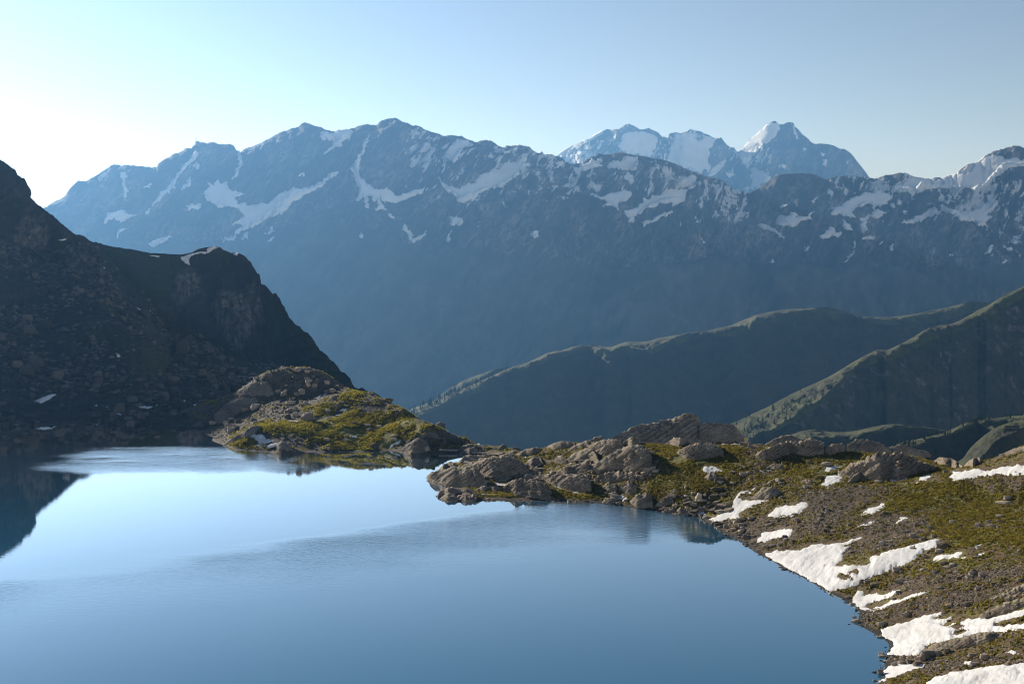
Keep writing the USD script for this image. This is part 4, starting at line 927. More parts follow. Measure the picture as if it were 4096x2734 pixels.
OUTCROPS_R = """K2 130 332 200 300 330 235 460 195 560 195 640 175 760 140 830 105 880 93 960 95 1020 120 1032 150 1070 200 1075 260 1060 320|K2 130 348 300 350 430 378 560 390 700 388 850 372 1000 378 1060 372|largest light brown rock hump on the skyline, with an overhanging cap|0.9|0.8
K2 1020 300 1040 190 1080 172 1160 185 1250 190 1350 190 1400 205 1440 260 1500 330 1530 358|K2 1020 372 1150 362 1300 362 1530 364|dark steep rock wall at the right end of the skyline hump, beside the signpost|0.45|0.5
K1 15 692 70 655 170 640 290 600 420 590 520 600 600 690 650 780|K1 15 698 60 742 170 775 300 798 450 806 560 804 650 790|rounded cracked rock dome rising from the water at the tip of the right shore|1.0|0.9
K1 400 575 600 525 740 510 850 485 920 500 1000 545 1050 600 1090 655|K1 400 605 560 650 620 690 720 720 850 692 950 682 1090 668|broad rock dome behind the tip, dark cleft face on its right|1.0|0.9
K1 120 640 170 590 250 540 300 545 340 578|K1 120 645 230 608 340 585|narrow rock slab on the left edge above the tip dome|1.2|0.8
K1 320 552 400 490 460 470 530 465 562 488|K1 320 556 430 542 562 502|tilted dark slab just right of the footbridge inlet|1.0|0.8
K1 720 512 800 470 870 445 930 455 940 488|K1 720 524 850 504 940 497|small pale hump in front of the low plank bridge|1.0|0.8
K1 125 892 140 850 200 830 280 810 330 830 420 835 520 852|K1 125 900 240 905 350 885 520 872|low pale rock shelf at the foremost point of the right shore|1.3|1.2
K1 150 922 220 900 300 890 345 930|K1 150 928 240 953 345 948|dark low rock in the water left of a rounder one, at the foremost point|1.0|1.0
K1 350 942 380 900 430 890 500 915 550 945|K1 350 946 430 958 550 952|round dark rock in the water beside the mossy shelf|1.0|1.0
K1 520 832 590 795 690 785 760 800 820 832|K1 520 838 650 838 820 837|flat pale rock between the tip dome and the mossy shelf|1.1|1.0
K1 720 726 800 690 880 700 985 677|K1 720 742 850 735 985 702|long low rock rib below the broad dome|1.1|1.0
K1 820 802 900 750 1000 730 1150 745 1250 770 1300 820 1330 862|K1 820 855 950 872 1100 875 1250 884 1330 872|rugged pale outcrop above the mossy shelf, left of the snow strip|1.0|1.2
K1 920 892 1000 850 1150 840 1250 870 1340 910 1400 940|K1 920 905 1050 914 1250 928 1400 947|knobbly low ledge at the edge of the mossy shelf|1.0|1.3
K1 980 722 1050 670 1120 675 1200 702|K1 980 730 1100 724 1200 717|small grey hump between the broad dome and the snow strip|1.0|1.0
K1 1040 562 1110 510 1160 490 1210 510 1240 552|K1 1040 574 1120 592 1240 562|pointed grey block with a dark right face behind the broad dome|0.9|0.9
K1 1220 702 1300 670 1400 670 1500 690 1650 690 1720 730 1740 830 1745 850|K1 1220 735 1320 775 1500 835 1700 862 1745 856|wide dark outcrop behind the long snow strip|0.8|1.0
K1 1300 542 1380 500 1430 485 1480 512|K1 1300 554 1400 564 1480 552|small slab beside the snow spot in the hollow|1.0|0.9
K1 1370 652 1450 600 1600 570 1690 530 1722 582|K1 1370 674 1500 684 1722 624|stepped slab below the middle ridge of rock|0.9|1.2
K1 1480 512 1560 460 1680 400 1760 420 1800 480 1820 522|K1 1480 544 1600 544 1700 524 1820 542|tall smooth slab on the left of the middle ridge of rock|0.8|0.9
K1 1420 467 1560 370 1690 315 1722 347|K1 1420 478 1560 424 1722 374|long thin slab lying along the back of the middle ridge of rock|0.9|0.8
K1 1700 372 1850 320 1990 300 2050 330 2060 370 2100 402|K1 1700 420 1850 484 1950 454 2100 410|rounded crown of the middle ridge of rock|0.8|0.9
K2 -100 640 0 590 100 530 200 470 300 430 400 430 500 470 530 560 545 640|K2 -100 690 0 705 150 668 300 698 450 698 545 655|large dark layered slab that throws the longest shadow over the grass|0.7|1.1
K1 1255 392 1350 345 1450 320 1510 325 1562 342|K1 1255 398 1400 404 1562 384|pale flat skyline rock, second from the left end of the bank|1.0|0.8
K1 940 466 1050 410 1170 390 1212 396|K1 940 474 1100 474 1212 424|leftmost skyline rock of the bank, next to the inlet|1.0|0.9
K1 1700 317 1780 280 1850 262 1872 290|K1 1700 330 1800 325 1872 314|small skyline slab below the left foot of the largest hump|1.0|0.8
K2 680 402 780 345 850 340 900 365 950 402|K2 680 414 800 432 950 414|low rounded rock at the foot of the largest hump|1.0|0.8
K2 800 492 900 440 1000 410 1150 400 1230 430 1290 490|K2 800 514 880 554 1000 564 1150 554 1290 526|cracked pale rock above the upper snow patch in the grass|1.0|1.2
K2 240 382 330 330 400 350 446 402|K2 240 414 350 419 446 409|dark little peak between the crown and the largest hump|0.9|0.9
K2 1720 412 1800 360 1900 315 1980 305 2060 330 2120 372|K2 1720 418 1900 404 2120 388|light whaleback rock on the skyline right of the signpost|1.0|0.5
K2 1620 522 1700 480 1830 430 1950 390 2080 390 2200 345 2250 370 2340 385|K2 1620 548 1700 584 1850 564 2000 504 2100 520 2340 520|long layered rock below the whaleback, with snow on its shelf|0.8|1.0
K3 -10 205 60 150 120 135 160 165 230 175 240 230|K3 -10 280 100 285 240 260|square grey rock behind the snow-filled shelf|0.7|0.8
K3 220 272 280 220 370 195 460 190 476 252|K3 220 295 330 300 476 284|low brown rock right of the snow-filled shelf|0.8|0.9
K3 490 202 560 165 640 145 720 150 770 180 830 180 900 215 960 247|K3 490 240 570 298 720 292 860 274 960 258|twin-topped rock on the skyline, middle of the right half|0.8|0.8
K3 980 232 1040 198 1120 210 1210 245 1300 262 1350 280 1372 312|K3 980 254 1100 294 1250 318 1372 327|brown rock with a blunt right end on the skyline|0.9|0.8
K3 410 492 560 420 680 380 720 340 800 310 900 310 1000 300 1120 320 1230 370 1350 420 1430 452|K3 410 524 540 564 680 564 850 584 950 560 1100 530 1250 505 1430 462|big slanting slab outcrop in the right-hand meadow, grass in its seams|0.9|1.1
K3 500 592 560 530 640 480 720 460 735 490|K3 500 608 600 594 735 512|narrow dark tilted plate at the left foot of the slanting outcrop|0.7|0.7
K3 885 542 960 440 1040 370 1120 380 1200 430 1232 482|K3 885 574 1000 584 1120 546 1232 502|split dome at the right of the slanting outcrop, snow at its foot|0.8|0.9
K3 1400 372 1480 340 1570 350 1640 380 1715 437|K3 1400 384 1550 434 1715 447|crinkled grey rock beside the low gap in the skyline|0.9|1.1
K3 1705 442 1760 380 1830 340 1900 345 1912 376|K3 1705 448 1800 434 1912 388|smooth pale rock rising right of the low gap in the skyline|0.9|0.5
K3 2080 327 2180 270 2280 235 2370 217|K3 2080 334 2220 304 2370 260|long pale slab on the skyline at the right edge|0.9|0.5
K2 1540 972 1640 920 1700 870 1780 860 1850 890 1922 922|K2 1540 980 1680 994 1800 980 1922 934|humped rock beside the forked snow gully|0.9|0.8
K2 1700 832 1780 790 1860 755 1902 766|K2 1700 840 1820 806 1902 778|thin pale ledge at the top of the forked snow gully|1.0|0.8
K2 1080 752 1140 715 1210 720 1242 762|K2 1080 768 1140 794 1242 777|small pale rock below the lower round snow patch|1.0|1.2
K2 1730 652 1800 615 1880 620 1922 652|K2 1730 668 1850 674 1922 662|small rock by the dark trench, above a snow sliver|1.0|1.2
K2 310 1002 380 950 470 930 540 960 550 1010 555 1040|K2 310 1020 380 1064 450 1080 555 1066|broad pale cliff right at the water below the meadow|0.7|1.4
K2 560 1062 620 1000 700 955 760 960 772 990|K2 560 1070 640 1066 772 1014|ribbed pale rock right of the waterside cliff|0.8|1.4
K2 640 1112 690 1070 770 1065 790 1092|K2 640 1118 720 1124 790 1108|low pale rock at the waterline, middle of the bank|0.9|1.2
K2 770 1127 840 1075 950 1080 1050 1065 1142 1060|K2 770 1134 880 1149 1000 1129 1142 1086|long ribbed ledge at the waterline where the beach begins|0.8|1.3
K2 20 1012 70 970 140 975 182 1012|K2 20 1034 120 1039 182 1024|rounded pale rock at the waterline left of two small snow strips|0.9|1.2
K2 200 862 300 800 380 850 392 890|K2 200 874 280 934 392 910|jumbled pale rock between the dark slab and the waterside cliff|1.0|1.5
K2 20 852 100 810 170 830 182 882|K2 20 876 100 894 182 886|jumbled rock left above the two small snow strips|1.0|1.5
K2 -60 770 60 720 200 700 330 720 430 740 440 780|K2 -60 800 100 800 300 790 440 790|crumbling ledge under the large dark slab|1.1|1.6
K2 680 930 740 880 800 870 825 890|K2 680 940 760 936 825 902|pale ribbed ledge standing in the lower meadow|1.0|1.3
K3 0 600 50 560 110 575 150 605|K3 0 612 80 616 150 612|pale knob left of the small tilted snow patch|1.0|1.2
K5 850 1232 950 1175 1100 1140 1280 1100 1400 1075 1530 1055 1640 1070 1655 1098|K5 850 1250 1000 1246 1180 1236 1350 1196 1500 1156 1655 1108|long pale slab running through the lowest big snowfield|0.7|0.8
K5 1380 922 1430 870 1550 820 1680 770 1845 722 1960 690|K5 1380 928 1500 920 1650 866 1845 796 1960 760|smooth grey whaleback above the lowest big snowfield|0.8|0.6
K5 1620 1390 1680 1350 1740 1350 1845 1330 1900 1325|K5 1620 1398 1740 1396 1845 1368 1900 1360|low pale rocks above the corner snowfield|0.9|1.2
K5 1500 730 1600 690 1720 640 1845 590 1900 575|K5 1500 738 1620 720 1760 680 1900 630|thin layered ledge at the right edge above the lower slope|0.9|1.2
K5 1640 720 1720 690 1845 640 1900 622|K5 1640 726 1740 712 1900 650|second thin ledge, directly under the layered ledge at the right edge|0.9|1.2"""
for k, row in enumerate(OUTCROPS_R.split("\n")):
    a, b, lab, dep, ro = row.split("|")
    outcrop(lab, a, b, TR, M_ROCK, depth=float(dep), rough=float(ro), seed=300 + k)
OUTCROPS_L = """K6 35 876 100 830 200 770 300 710 360 680 440 687|K6 35 884 120 885 200 830 330 800 440 705|sunlit pale slab at the left tip of the grassy promontory, snow on it|0.8|0.5
K6 590 882 640 840 690 860 740 910 790 942|K6 590 934 700 954 790 952|grey slab in the shade at the water below the promontory snow|0.8|0.6
K6 1900 932 1960 880 2060 820 2130 830 2180 880 2202 932|K6 1900 944 2020 972 2120 970 2202 954|layered rock hump mirrored in the lake at the right end of the promontory|0.8|1.0
K6 150 345 220 298 300 250 380 215 450 200 500 225 540 285 562 328|K6 150 378 300 372 450 368 562 348|smooth slab dome half in shade, left side of the stony knoll|0.9|0.5
K6 -60 572 60 480 180 400 300 380 400 402|K6 -60 664 60 644 180 566 300 504 400 424|dark fissured slab under the stony knoll, in full shade|0.9|0.7
K6 1100 422 1160 380 1230 358 1237 374|K6 1100 428 1160 418 1237 384|thin slab beside the two snow streaks on the knoll flank|0.9|0.8
K6 2100 780 2160 740 2230 745 2290 790 2349 800|K6 2100 800 2200 810 2349 825|grey rock band in the grass above the footbridge|0.9|0.9
L2 620 292 760 200 900 140 1020 110 1110 120 1122 180|L2 620 302 760 314 950 254 1122 194|upper of two rock wedges between the plank bridge and the railing|0.9|0.7
L2 720 352 900 270 1050 220 1170 180 1230 230 1262 330|L2 720 362 830 414 1000 404 1150 374 1262 344|lower rock wedge next to the bridge railing|0.8|0.7
L2 1820 242 1950 150 2030 100 2080 120 2122 190|L2 1820 254 1950 264 2122 234|sharp little crag on the skyline behind the footbridge|0.9|0.9
L2 2120 230 2180 205 2230 215 2400 205 2520 240|L2 2120 250 2300 260 2520 262|low dark crag at the end of the saddle behind the footbridge|0.9|0.9
K6 2249 660 2300 640 2349 660|K6 2249 690 2300 694 2349 690|dark knob on the crest of the promontory above the path|0.9|0.9
K6 1290 290 1250 0|K6 0 0|skip|1|1"""
for k, row in enumerate(OUTCROPS_L.split("\n")[:-1]):
    a, b, lab, dep, ro = row.split("|")
    outcrop(lab, a, b, TL, M_ROCK_DARK, depth=float(dep), rough=float(ro), seed=400 + k)

# ------------------------------------------------------------------ old snow on the near ground


def drape(label, poly, T, mat, thick, ragged, seed, name="snow_patch", category="snow patch", holes=(), kind=None, follow=0.9):
    G = T.grid()
    px, py = proj(np.stack([T.X, T.Y, T.base], -1))
    x0, y0 = poly.min(0) - 25
    x1, y1 = poly.max(0) + 25
    sel = (px > x0) & (px < x1) & (py > y0) & (py < y1) & (T.base > -0.6)
    if not sel.any():
        return None
    r, c = np.nonzero(sel)
    r0, r1, c0, c1 = max(r.min() - 1, 0), r.max() + 2, max(c.min() - 1, 0), c.max() + 2
    s = (slice(r0, r1), slice(c0, c1))
    X, Y = T.X[s], T.Y[s]
    wx = px[s] + 0.8 * ragged * (fbm2(X / 2.6, Y / 5, 4, seed, 0.65) + 1.1 * fbm2(X / 0.9, Y / 2, 3, seed + 1, 0.7))
    wy = py[s] + 0.7 * ragged * (fbm2(X / 2.6 + 40, Y / 5, 4, seed + 3, 0.65) + 1.1 * fbm2(X / 0.9 + 40, Y / 2, 3, seed + 4, 0.7))
    sd = local_sdf(poly, wx, wy, holes)
    thick_ = thick * np.clip(np.sqrt(max((sd > 0).sum(), 1)) / 40, 0.34, 1)
    sd = sd + 7.0 * fbm2(X / 1.3, Y / 2.6, 4, seed + 8, 0.7) - 0.5
    th = thick_ * np.tanh(sd / 9.0) - 0.05 * thick_ / thick
    if (th > 0).sum() < 4:
        return None
    Z = T.base[s] + follow * (T.Z[s] - T.base[s]) + th + 0.05 * fbm2(X / 1.4, Y / 2.2, 3, seed + 5) * (sd > 0)
    o = sd > -6
    keep = o[:-1, :-1] | o[1:, :-1] | o[:-1, 1:] | o[1:, 1:]
    lab_, cnt = ndimage.label(keep, np.ones((3, 3)))
    if not cnt:
        return None
    keep = lab_ == 1 + np.argmax(ndimage.sum(np.ones(keep.shape), lab_, range(1, cnt + 1)))
    p = grid_mesh(name, np.stack([X, Y, Z], -1), mat, keep=keep)
    return tag(p, label, category, None, kind)


SNOW_R = """K2 1120 1190 1230 1150 1310 1120 1370 1110 1390 1020 1410 950 1480 900 1560 880 1650 850 1700 825 1722 830 1620 880 1540 905 1470 930 1450 965 1520 972 1560 978 1640 988 1785 985 1700 1017 1570 1072 1480 1112 1450 1150 1492 1190 1420 1197 1330 1202 1250 1214 1180 1207|forked snow gully reaching down to the beach
K2 1733 1155 1800 1100 1850 1060 1930 1045 2050 1030 2160 1010 2182 1035 2140 1090 2060 1130 1960 1157 1870 1172 1780 1167|broad snow patch on the brown slope right of the forked gully
K2 738 602 770 550 850 543 932 570 880 602 800 617|rippled bluish snow patch under the cracked pale rock
K2 978 612 1060 573 1102 568 1060 602 1132 605 1010 615|thin snow sliver right of the rippled bluish patch
K2 1043 682 1080 643 1180 637 1252 660 1284 692 1200 704 1080 702|round rippled snow patch in the middle of the meadow
K2 998 425 1050 385 1080 382 1202 408 1100 420|snow at the foot of the steep dark wall on the skyline
K2 1697 592 1780 568 1862 552 1830 578 1780 598|snow sliver under the long layered rock
K2 2098 492 2200 452 2282 475 2250 493|snow lying on the shelf of the long layered rock
K2 137 972 250 913 240 942 180 988|upper of two small shaded snow strips above the water
K2 213 992 270 952 287 1002 250 1008|lower of two small shaded snow strips above the water
K2 927 1018 970 983 1037 983 960 1024|short snow strip in a grassy furrow, lower left one
K2 1077 973 1182 937 1120 968|short snow strip in a grassy furrow, upper one
K2 1117 1048 1220 988 1352 942 1270 988 1170 1038|long snow strip in a furrow leading to the forked gully
K2 997 1137 1070 1098 1102 1138 1148 1165 1060 1164|snow at the waterline where the beach begins
K2 1277 1047 1330 1032 1312 1063|snow spot beside a lone boulder above the beach
K2 1657 693 1730 672 1812 668 1760 688|snow sliver by the dark trench in the meadow
K3 197 637 240 590 260 550 340 528 400 518 390 490 432 468 422 520 462 550 430 592 340 622 290 650|tilted snow patch at the left foot of the slanting outcrop
K3 177 507 250 458 340 427 493 408 420 452 300 494|long white snow band in the meadow left of the slanting outcrop
K3 537 372 570 338 635 315 648 335 590 368|small snow patch on the grass under the twin-topped rock
K3 108 452 170 422 227 430 150 451|shaded snow sliver beside a small boulder in the meadow
K3 862 597 900 573 1000 568 1080 537 1152 555 1080 583 950 603|snow at the foot of the split dome
K3 1137 613 1210 588 1302 588 1230 615|lower of two snow strips right of the split dome
K3 1207 582 1290 528 1370 515 1362 540 1434 528 1350 567 1280 584|upper of two snow strips right of the split dome
K3 1557 562 1600 510 1567 488 1700 468 1850 457 2000 458 2100 438 2250 408 2400 390 2400 500 2250 523 2150 517 2060 505 2010 532 1850 552 1700 572 1610 582|wide snowfield under the skyline at the right edge
K3 1570 445 1640 438 1720 446 1650 456|snow thread in the low gap of the skyline
K3 617 918 680 878 760 848 860 808 978 783 900 827 830 882 770 923 710 938 680 922|snow patch pointing up the green slope, middle right
K3 577 1078 640 1038 730 998 793 983 740 1017 650 1063|slim slanting snow streak on the brown slope
K3 997 1003 1060 968 1112 957 1050 1003 1010 1018|left of two small snow spots on the mossy slope
K3 1107 988 1188 947 1140 988|right of two small snow spots on the mossy slope
K3 867 1208 940 1168 1004 1142 960 1183|short snow streak above the head of the great snowfield
K4 542 407 640 350 690 320 618 298 700 273 800 253 900 213 1113 208 1080 262 1123 290 1060 322 900 347 720 402 640 412|ragged snow patch just above the stony beach
K4 712 560 850 528 950 518 1120 523 1250 488 1400 428 1520 403 1620 423 1750 398 1880 378 2080 322 2120 340 1950 412 1820 470 1940 455 1900 500 1810 560 1830 610 1800 670 1720 715 1850 745 K5 40 388 180 403 340 373 300 348 430 288 550 258 650 228 770 188 870 168 950 138 1003 155 980 217 860 272 780 332 680 402 550 442 420 492 300 532 180 592 60 627 0 642 K4 1680 1092 1550 1053 1350 948 1250 888 1150 843 960 742 860 667 760 602|great snowfield falling to the water, largest in the picture
K5 190 165 330 120 380 116 300 150 230 172|snow tongue beside the upper edge of the great snowfield
K5 138 752 170 700 200 638 262 638 272 680 380 648 420 680 560 638 640 613 560 672 450 722 300 785 430 792 560 738 680 700 800 658 880 638 1002 598 920 652 800 692 700 742 560 792 430 822 290 837 240 832|forked snow band between the two largest snowfields
K5 943 332 1020 288 1100 290 1250 258 1400 213 1483 193 1400 242 1280 282 1200 322 1280 322 1500 258 1420 302 1250 352 1130 342 950 377|split snow band on the mossy slope beside the dark pit
K5 418 1032 550 998 640 968 760 928 900 878 1030 848 1052 880 960 922 1080 918 1140 888 1152 920 1040 982 1120 985 1280 923 1500 918 1700 868 1900 820 1900 890 1700 962 1560 992 1600 1002 1700 990 1900 960 1900 1010 1660 1062 1450 1072 1300 1102 1100 1142 950 1177 870 1192 840 1242 800 1302 720 1292 600 1292 478 1272 560 1190 540 1150 448 1090|lowest big snowfield, split by the long pale slab
K5 458 1472 500 1400 600 1368 700 1368 760 1388 872 1378 830 1422 700 1462 570 1502 480 1532 388 1557 385 1540 480 1500|snow tongue at the waterline near the lower edge
K5 880 1590 950 1540 1100 1488 1300 1438 1500 1398 1700 1398 1860 1372 1960 1360 1960 1700 860 1700|snowfield filling the lower right corner
K5 1607 1292 1720 1243 1900 1270 1900 1300 1700 1303|snow strip above the corner snowfield at the right edge
K5 1637 732 1845 663 1920 640 1920 668 1845 692 1700 722|thin snow strip under the layered ledges at the right edge
K5 1227 1402 1250 1358 1322 1348 1312 1383|small snow spot between the two lowest snowfields
K5 967 1513 1100 1458 1202 1428 1160 1473 1050 1503|snow streak just above the corner snowfield
K5 1560 1040 1700 1020 1900 1030 1900 1042 1700 1046|faint snow line under the right end of the long pale slab
K1 1292 755 1330 768 1450 798 1550 828 1625 857 1540 858 1400 828 1330 802|long blue snow strip in front of the wide dark outcrop
K1 722 782 760 753 852 768 840 792 740 798|small snow spot beside the flat pale rock near the tip
K1 1367 482 1440 473 1420 493 1380 498|snow spot in the grassy hollow among the skyline slabs
K1 1232 525 1302 528 1322 547 1250 558|snow beside the pointed grey block
K1 1047 595 1092 593 1104 612 1055 613|snow crumb at the foot of the pointed grey block
K1 1000 470 1060 480 1130 498 1060 508 1000 490|snow behind the broad dome near the inlet"""
HOLES = [tr("K5 0 512 40 470 110 490 162 538 80 527"), tr("K5 100 462 200 428 212 492 130 482"), tr("K5 1120 1003 1180 985 1240 988 1190 1012"), tr("K5 1135 1080 1200 1045 1300 1030 1220 1066"), tr("K5 270 800 330 760 400 730 440 770 330 812"), tr("K5 735 228 780 220 780 232")]
for k, row in enumerate(SNOW_R.split("\n")):
    pts, lab = row.split("|")
    drape(lab, tr(pts), TR, M_SNOW, 0.30, 9.0, 500 + 7 * k, holes=HOLES)
SNOW_L = """K6 60 880 180 800 300 735 340 733 350 765 440 768 460 800 540 808 552 820 480 862 400 852 330 812 250 802 170 852|snow draped over the pale slab at the tip of the promontory
K6 473 917 520 868 602 848 614 890 530 922|shaded snow wedge at the water under the promontory tip
K6 357 892 400 868 472 880 420 904|small snow spot between the promontory tip and the water
K6 1057 618 1150 588 1252 568 1242 587 1130 613|slim white streak on the promontory meadow
K6 1232 537 1290 503 1334 503 1312 532 1250 543|snow patch in the meadow left of the larger one under the crest
K6 1467 548 1500 518 1530 488 1590 478 1638 490 1580 547 1540 558|white snow patch below the shaded crest of the promontory
K6 1467 493 1500 472 1498 492|snow crumb just above the white patch under the crest
K6 1002 408 1030 373 1138 360 1080 388 1040 413|upper blue snow streak on the flank of the stony knoll
K6 942 463 980 433 1018 428 975 463|lower blue snow streak on the flank of the stony knoll
K6 1317 793 1370 780 1463 805 1400 815|flat snow patch in the middle of the low meadow
K6 1872 688 1988 678 1940 723 1905 728 1910 702|branching snow patch beside the path
K6 1947 768 2013 740 1990 768|small oval snow patch below the branching one
K6 1772 923 1790 868 1830 838 1870 828 1903 840 1850 872 1800 913|snow tongue reaching the water by two dark boulders
K6 697 643 740 626 838 628 800 648|snow strip at the foot of the big brown boulder
K6 132 718 200 703 224 712 170 733|blue snow spot in the shaded cove left of the promontory
K6 872 348 920 328 928 340 890 351|snow crumb beside the blocks on the stony knoll"""
for k, row in enumerate(SNOW_L.split("\n")):
    pts, lab = row.split("|")
    drape(lab, tr(pts), TL, M_SNOW, 0.5, 6.0, 900 + 7 * k)
p = drape(None, tr("K6 2020 690 2045 672 2055 676 2040 700 2078 722 2098 745 2096 770 2078 785 2066 776 2080 756 2064 732 2030 708"), TL, M_PATH, 0.22, 2.0, 990, name="footpath", category=None, kind="structure", follow=0.9)
SNOW_M = """K8 290 310 380 275 480 255 550 250 540 225 600 203 662 210 600 232 555 262 510 277 480 267 390 292 370 332 382 387 340 362 300 337|snow saddle between the grass crest and the dark cliff
K8 783 277 852 260 822 292|snow lip on the right shoulder of the dark cliff
K7 1337 940 1430 948 1427 964 1370 952|thin snow edge on the grass crest left of the saddle
K7 877 1112 895 1078 932 1105 910 1127|snow spot in the gully beside the scree, lower of a pair
K7 917 1037 950 1043 935 1065|snow spot in the gully beside the scree, upper of a pair
K7 517 807 602 793 570 815|snow crescent under the upper left crag
L6 292 972 400 923 480 898 554 896 490 922 470 947 390 984 360 962|largest blue snow patch near the foot of the shaded scree
L6 1092 496 1130 518 1159 557 1115 548|snow wedge in the dark hollow of the shaded mountain
L6 1057 1088 1090 1068 1159 1071 1150 1092 1080 1101|snow patch on the slabs just above the shaded water
L6 1281 1005 1350 1008 1450 1006 1554 978 1500 1002 1410 1028 1340 1020|long curved snow streak above the dark slabs
L6 1502 213 1538 235 1515 243|snow spot beside the scree boulders, mid height
L6 887 1000 958 990 920 1006|left of two thin snow flecks above the shaded shore
L6 1002 1012 1048 1003 1020 1021|right of two thin snow flecks above the shaded shore
L6 1732 952 1778 938 1750 968|snow fleck at the left foot of the stony knoll, left one
L6 1802 1008 1924 963 1850 1003|snow fleck at the left foot of the stony knoll, right one
L6 972 1323 1008 1286 990 1323|snow fleck on the shaded gravel spit
L6 1297 65 1345 85 1330 92|tiny snow fleck on the dark grass beside the scree
L6 1418 93 1440 97 1430 105|tiny snow fleck on the dark grass below the cliff"""
rowsM = [r.split("|") for r in SNOW_M.split("\n")]
for k, (pts, lab) in enumerate(rowsM):
    for p in snow_parts([tr(pts)], GM, tm, M_SNOW, "/World", 0.8, 3.0, 1000 + k, name="snow_patch", front=-0.6)[:1]:
        tag(p, lab, "snow patch")

# ------------------------------------------------------------------ boulders and stones
RS = np.random.RandomState(42)


def rock_form(seed, flat=0.6, n=26, rounded=0.0):
    """An angular block: the hull of points scattered near a box's surface."""
    r = np.random.RandomState(seed)
    q = r.normal(size=(n, 3))
    q /= np.abs(q).max(1, keepdims=True) ** 0.75 * np.linalg.norm(q, axis=1, keepdims=True) ** 0.25
    q *= 0.86 + 0.14 * r.rand(n, 1)
    q *= np.array([1, 0.55 + 0.45 * r.rand(), flat])
    m = trimesh.convex.convex_hull(q)
    return np.array(m.vertices) * 0.5, np.array(m.faces)


FORMS = [rock_form(50 + k, f) for k, f in enumerate([0.55, 0.7, 0.45, 0.85, 0.35, 0.6, 0.5, 0.75])]


def turn(V, a, tilt=0.0):
    c, s = math.cos(a), math.sin(a)
    V = V @ np.array([[c, s, 0], [-s, c, 0], [0, 0, 1]])
    c, s = math.cos(tilt), math.sin(tilt)
    return V @ np.array([[c, 0, s], [0, 1, 0], [-s, 0, c]])


def boulder(label, px, py, w, h, T, group=None, mat=None, form=0, sink=0.22, name="boulder", category="boulder", P=None):
    """A block whose foot stands where the sight line through (px, py) meets the ground; w, h: its size in photograph pixels."""
    if P is None:
        P = T.hit(px, py)[0] if T is not None else level(px, py, -0.1)
    k = P[1] / FPX
    V, F = FORMS[form % len(FORMS)]
    V = turn(V, form * 1.7)
    ext = np.ptp(V, axis=0)
    V = (V - (V.min(0) + V.max(0)) / 2) / ext * np.array([w * k, 0.8 * w * k, h * k * 1.15])
    V = turn(V, 0, 0.12 * math.sin(form * 3.1))
    V = V - [0, 0, V[:, 2].min()] + np.array([P[0], P[1] + 0.3 * w * k, P[2] - sink * h * k])
    return tag(put_mesh(name, V, F, mat or M_BOULDER), label, category, group)


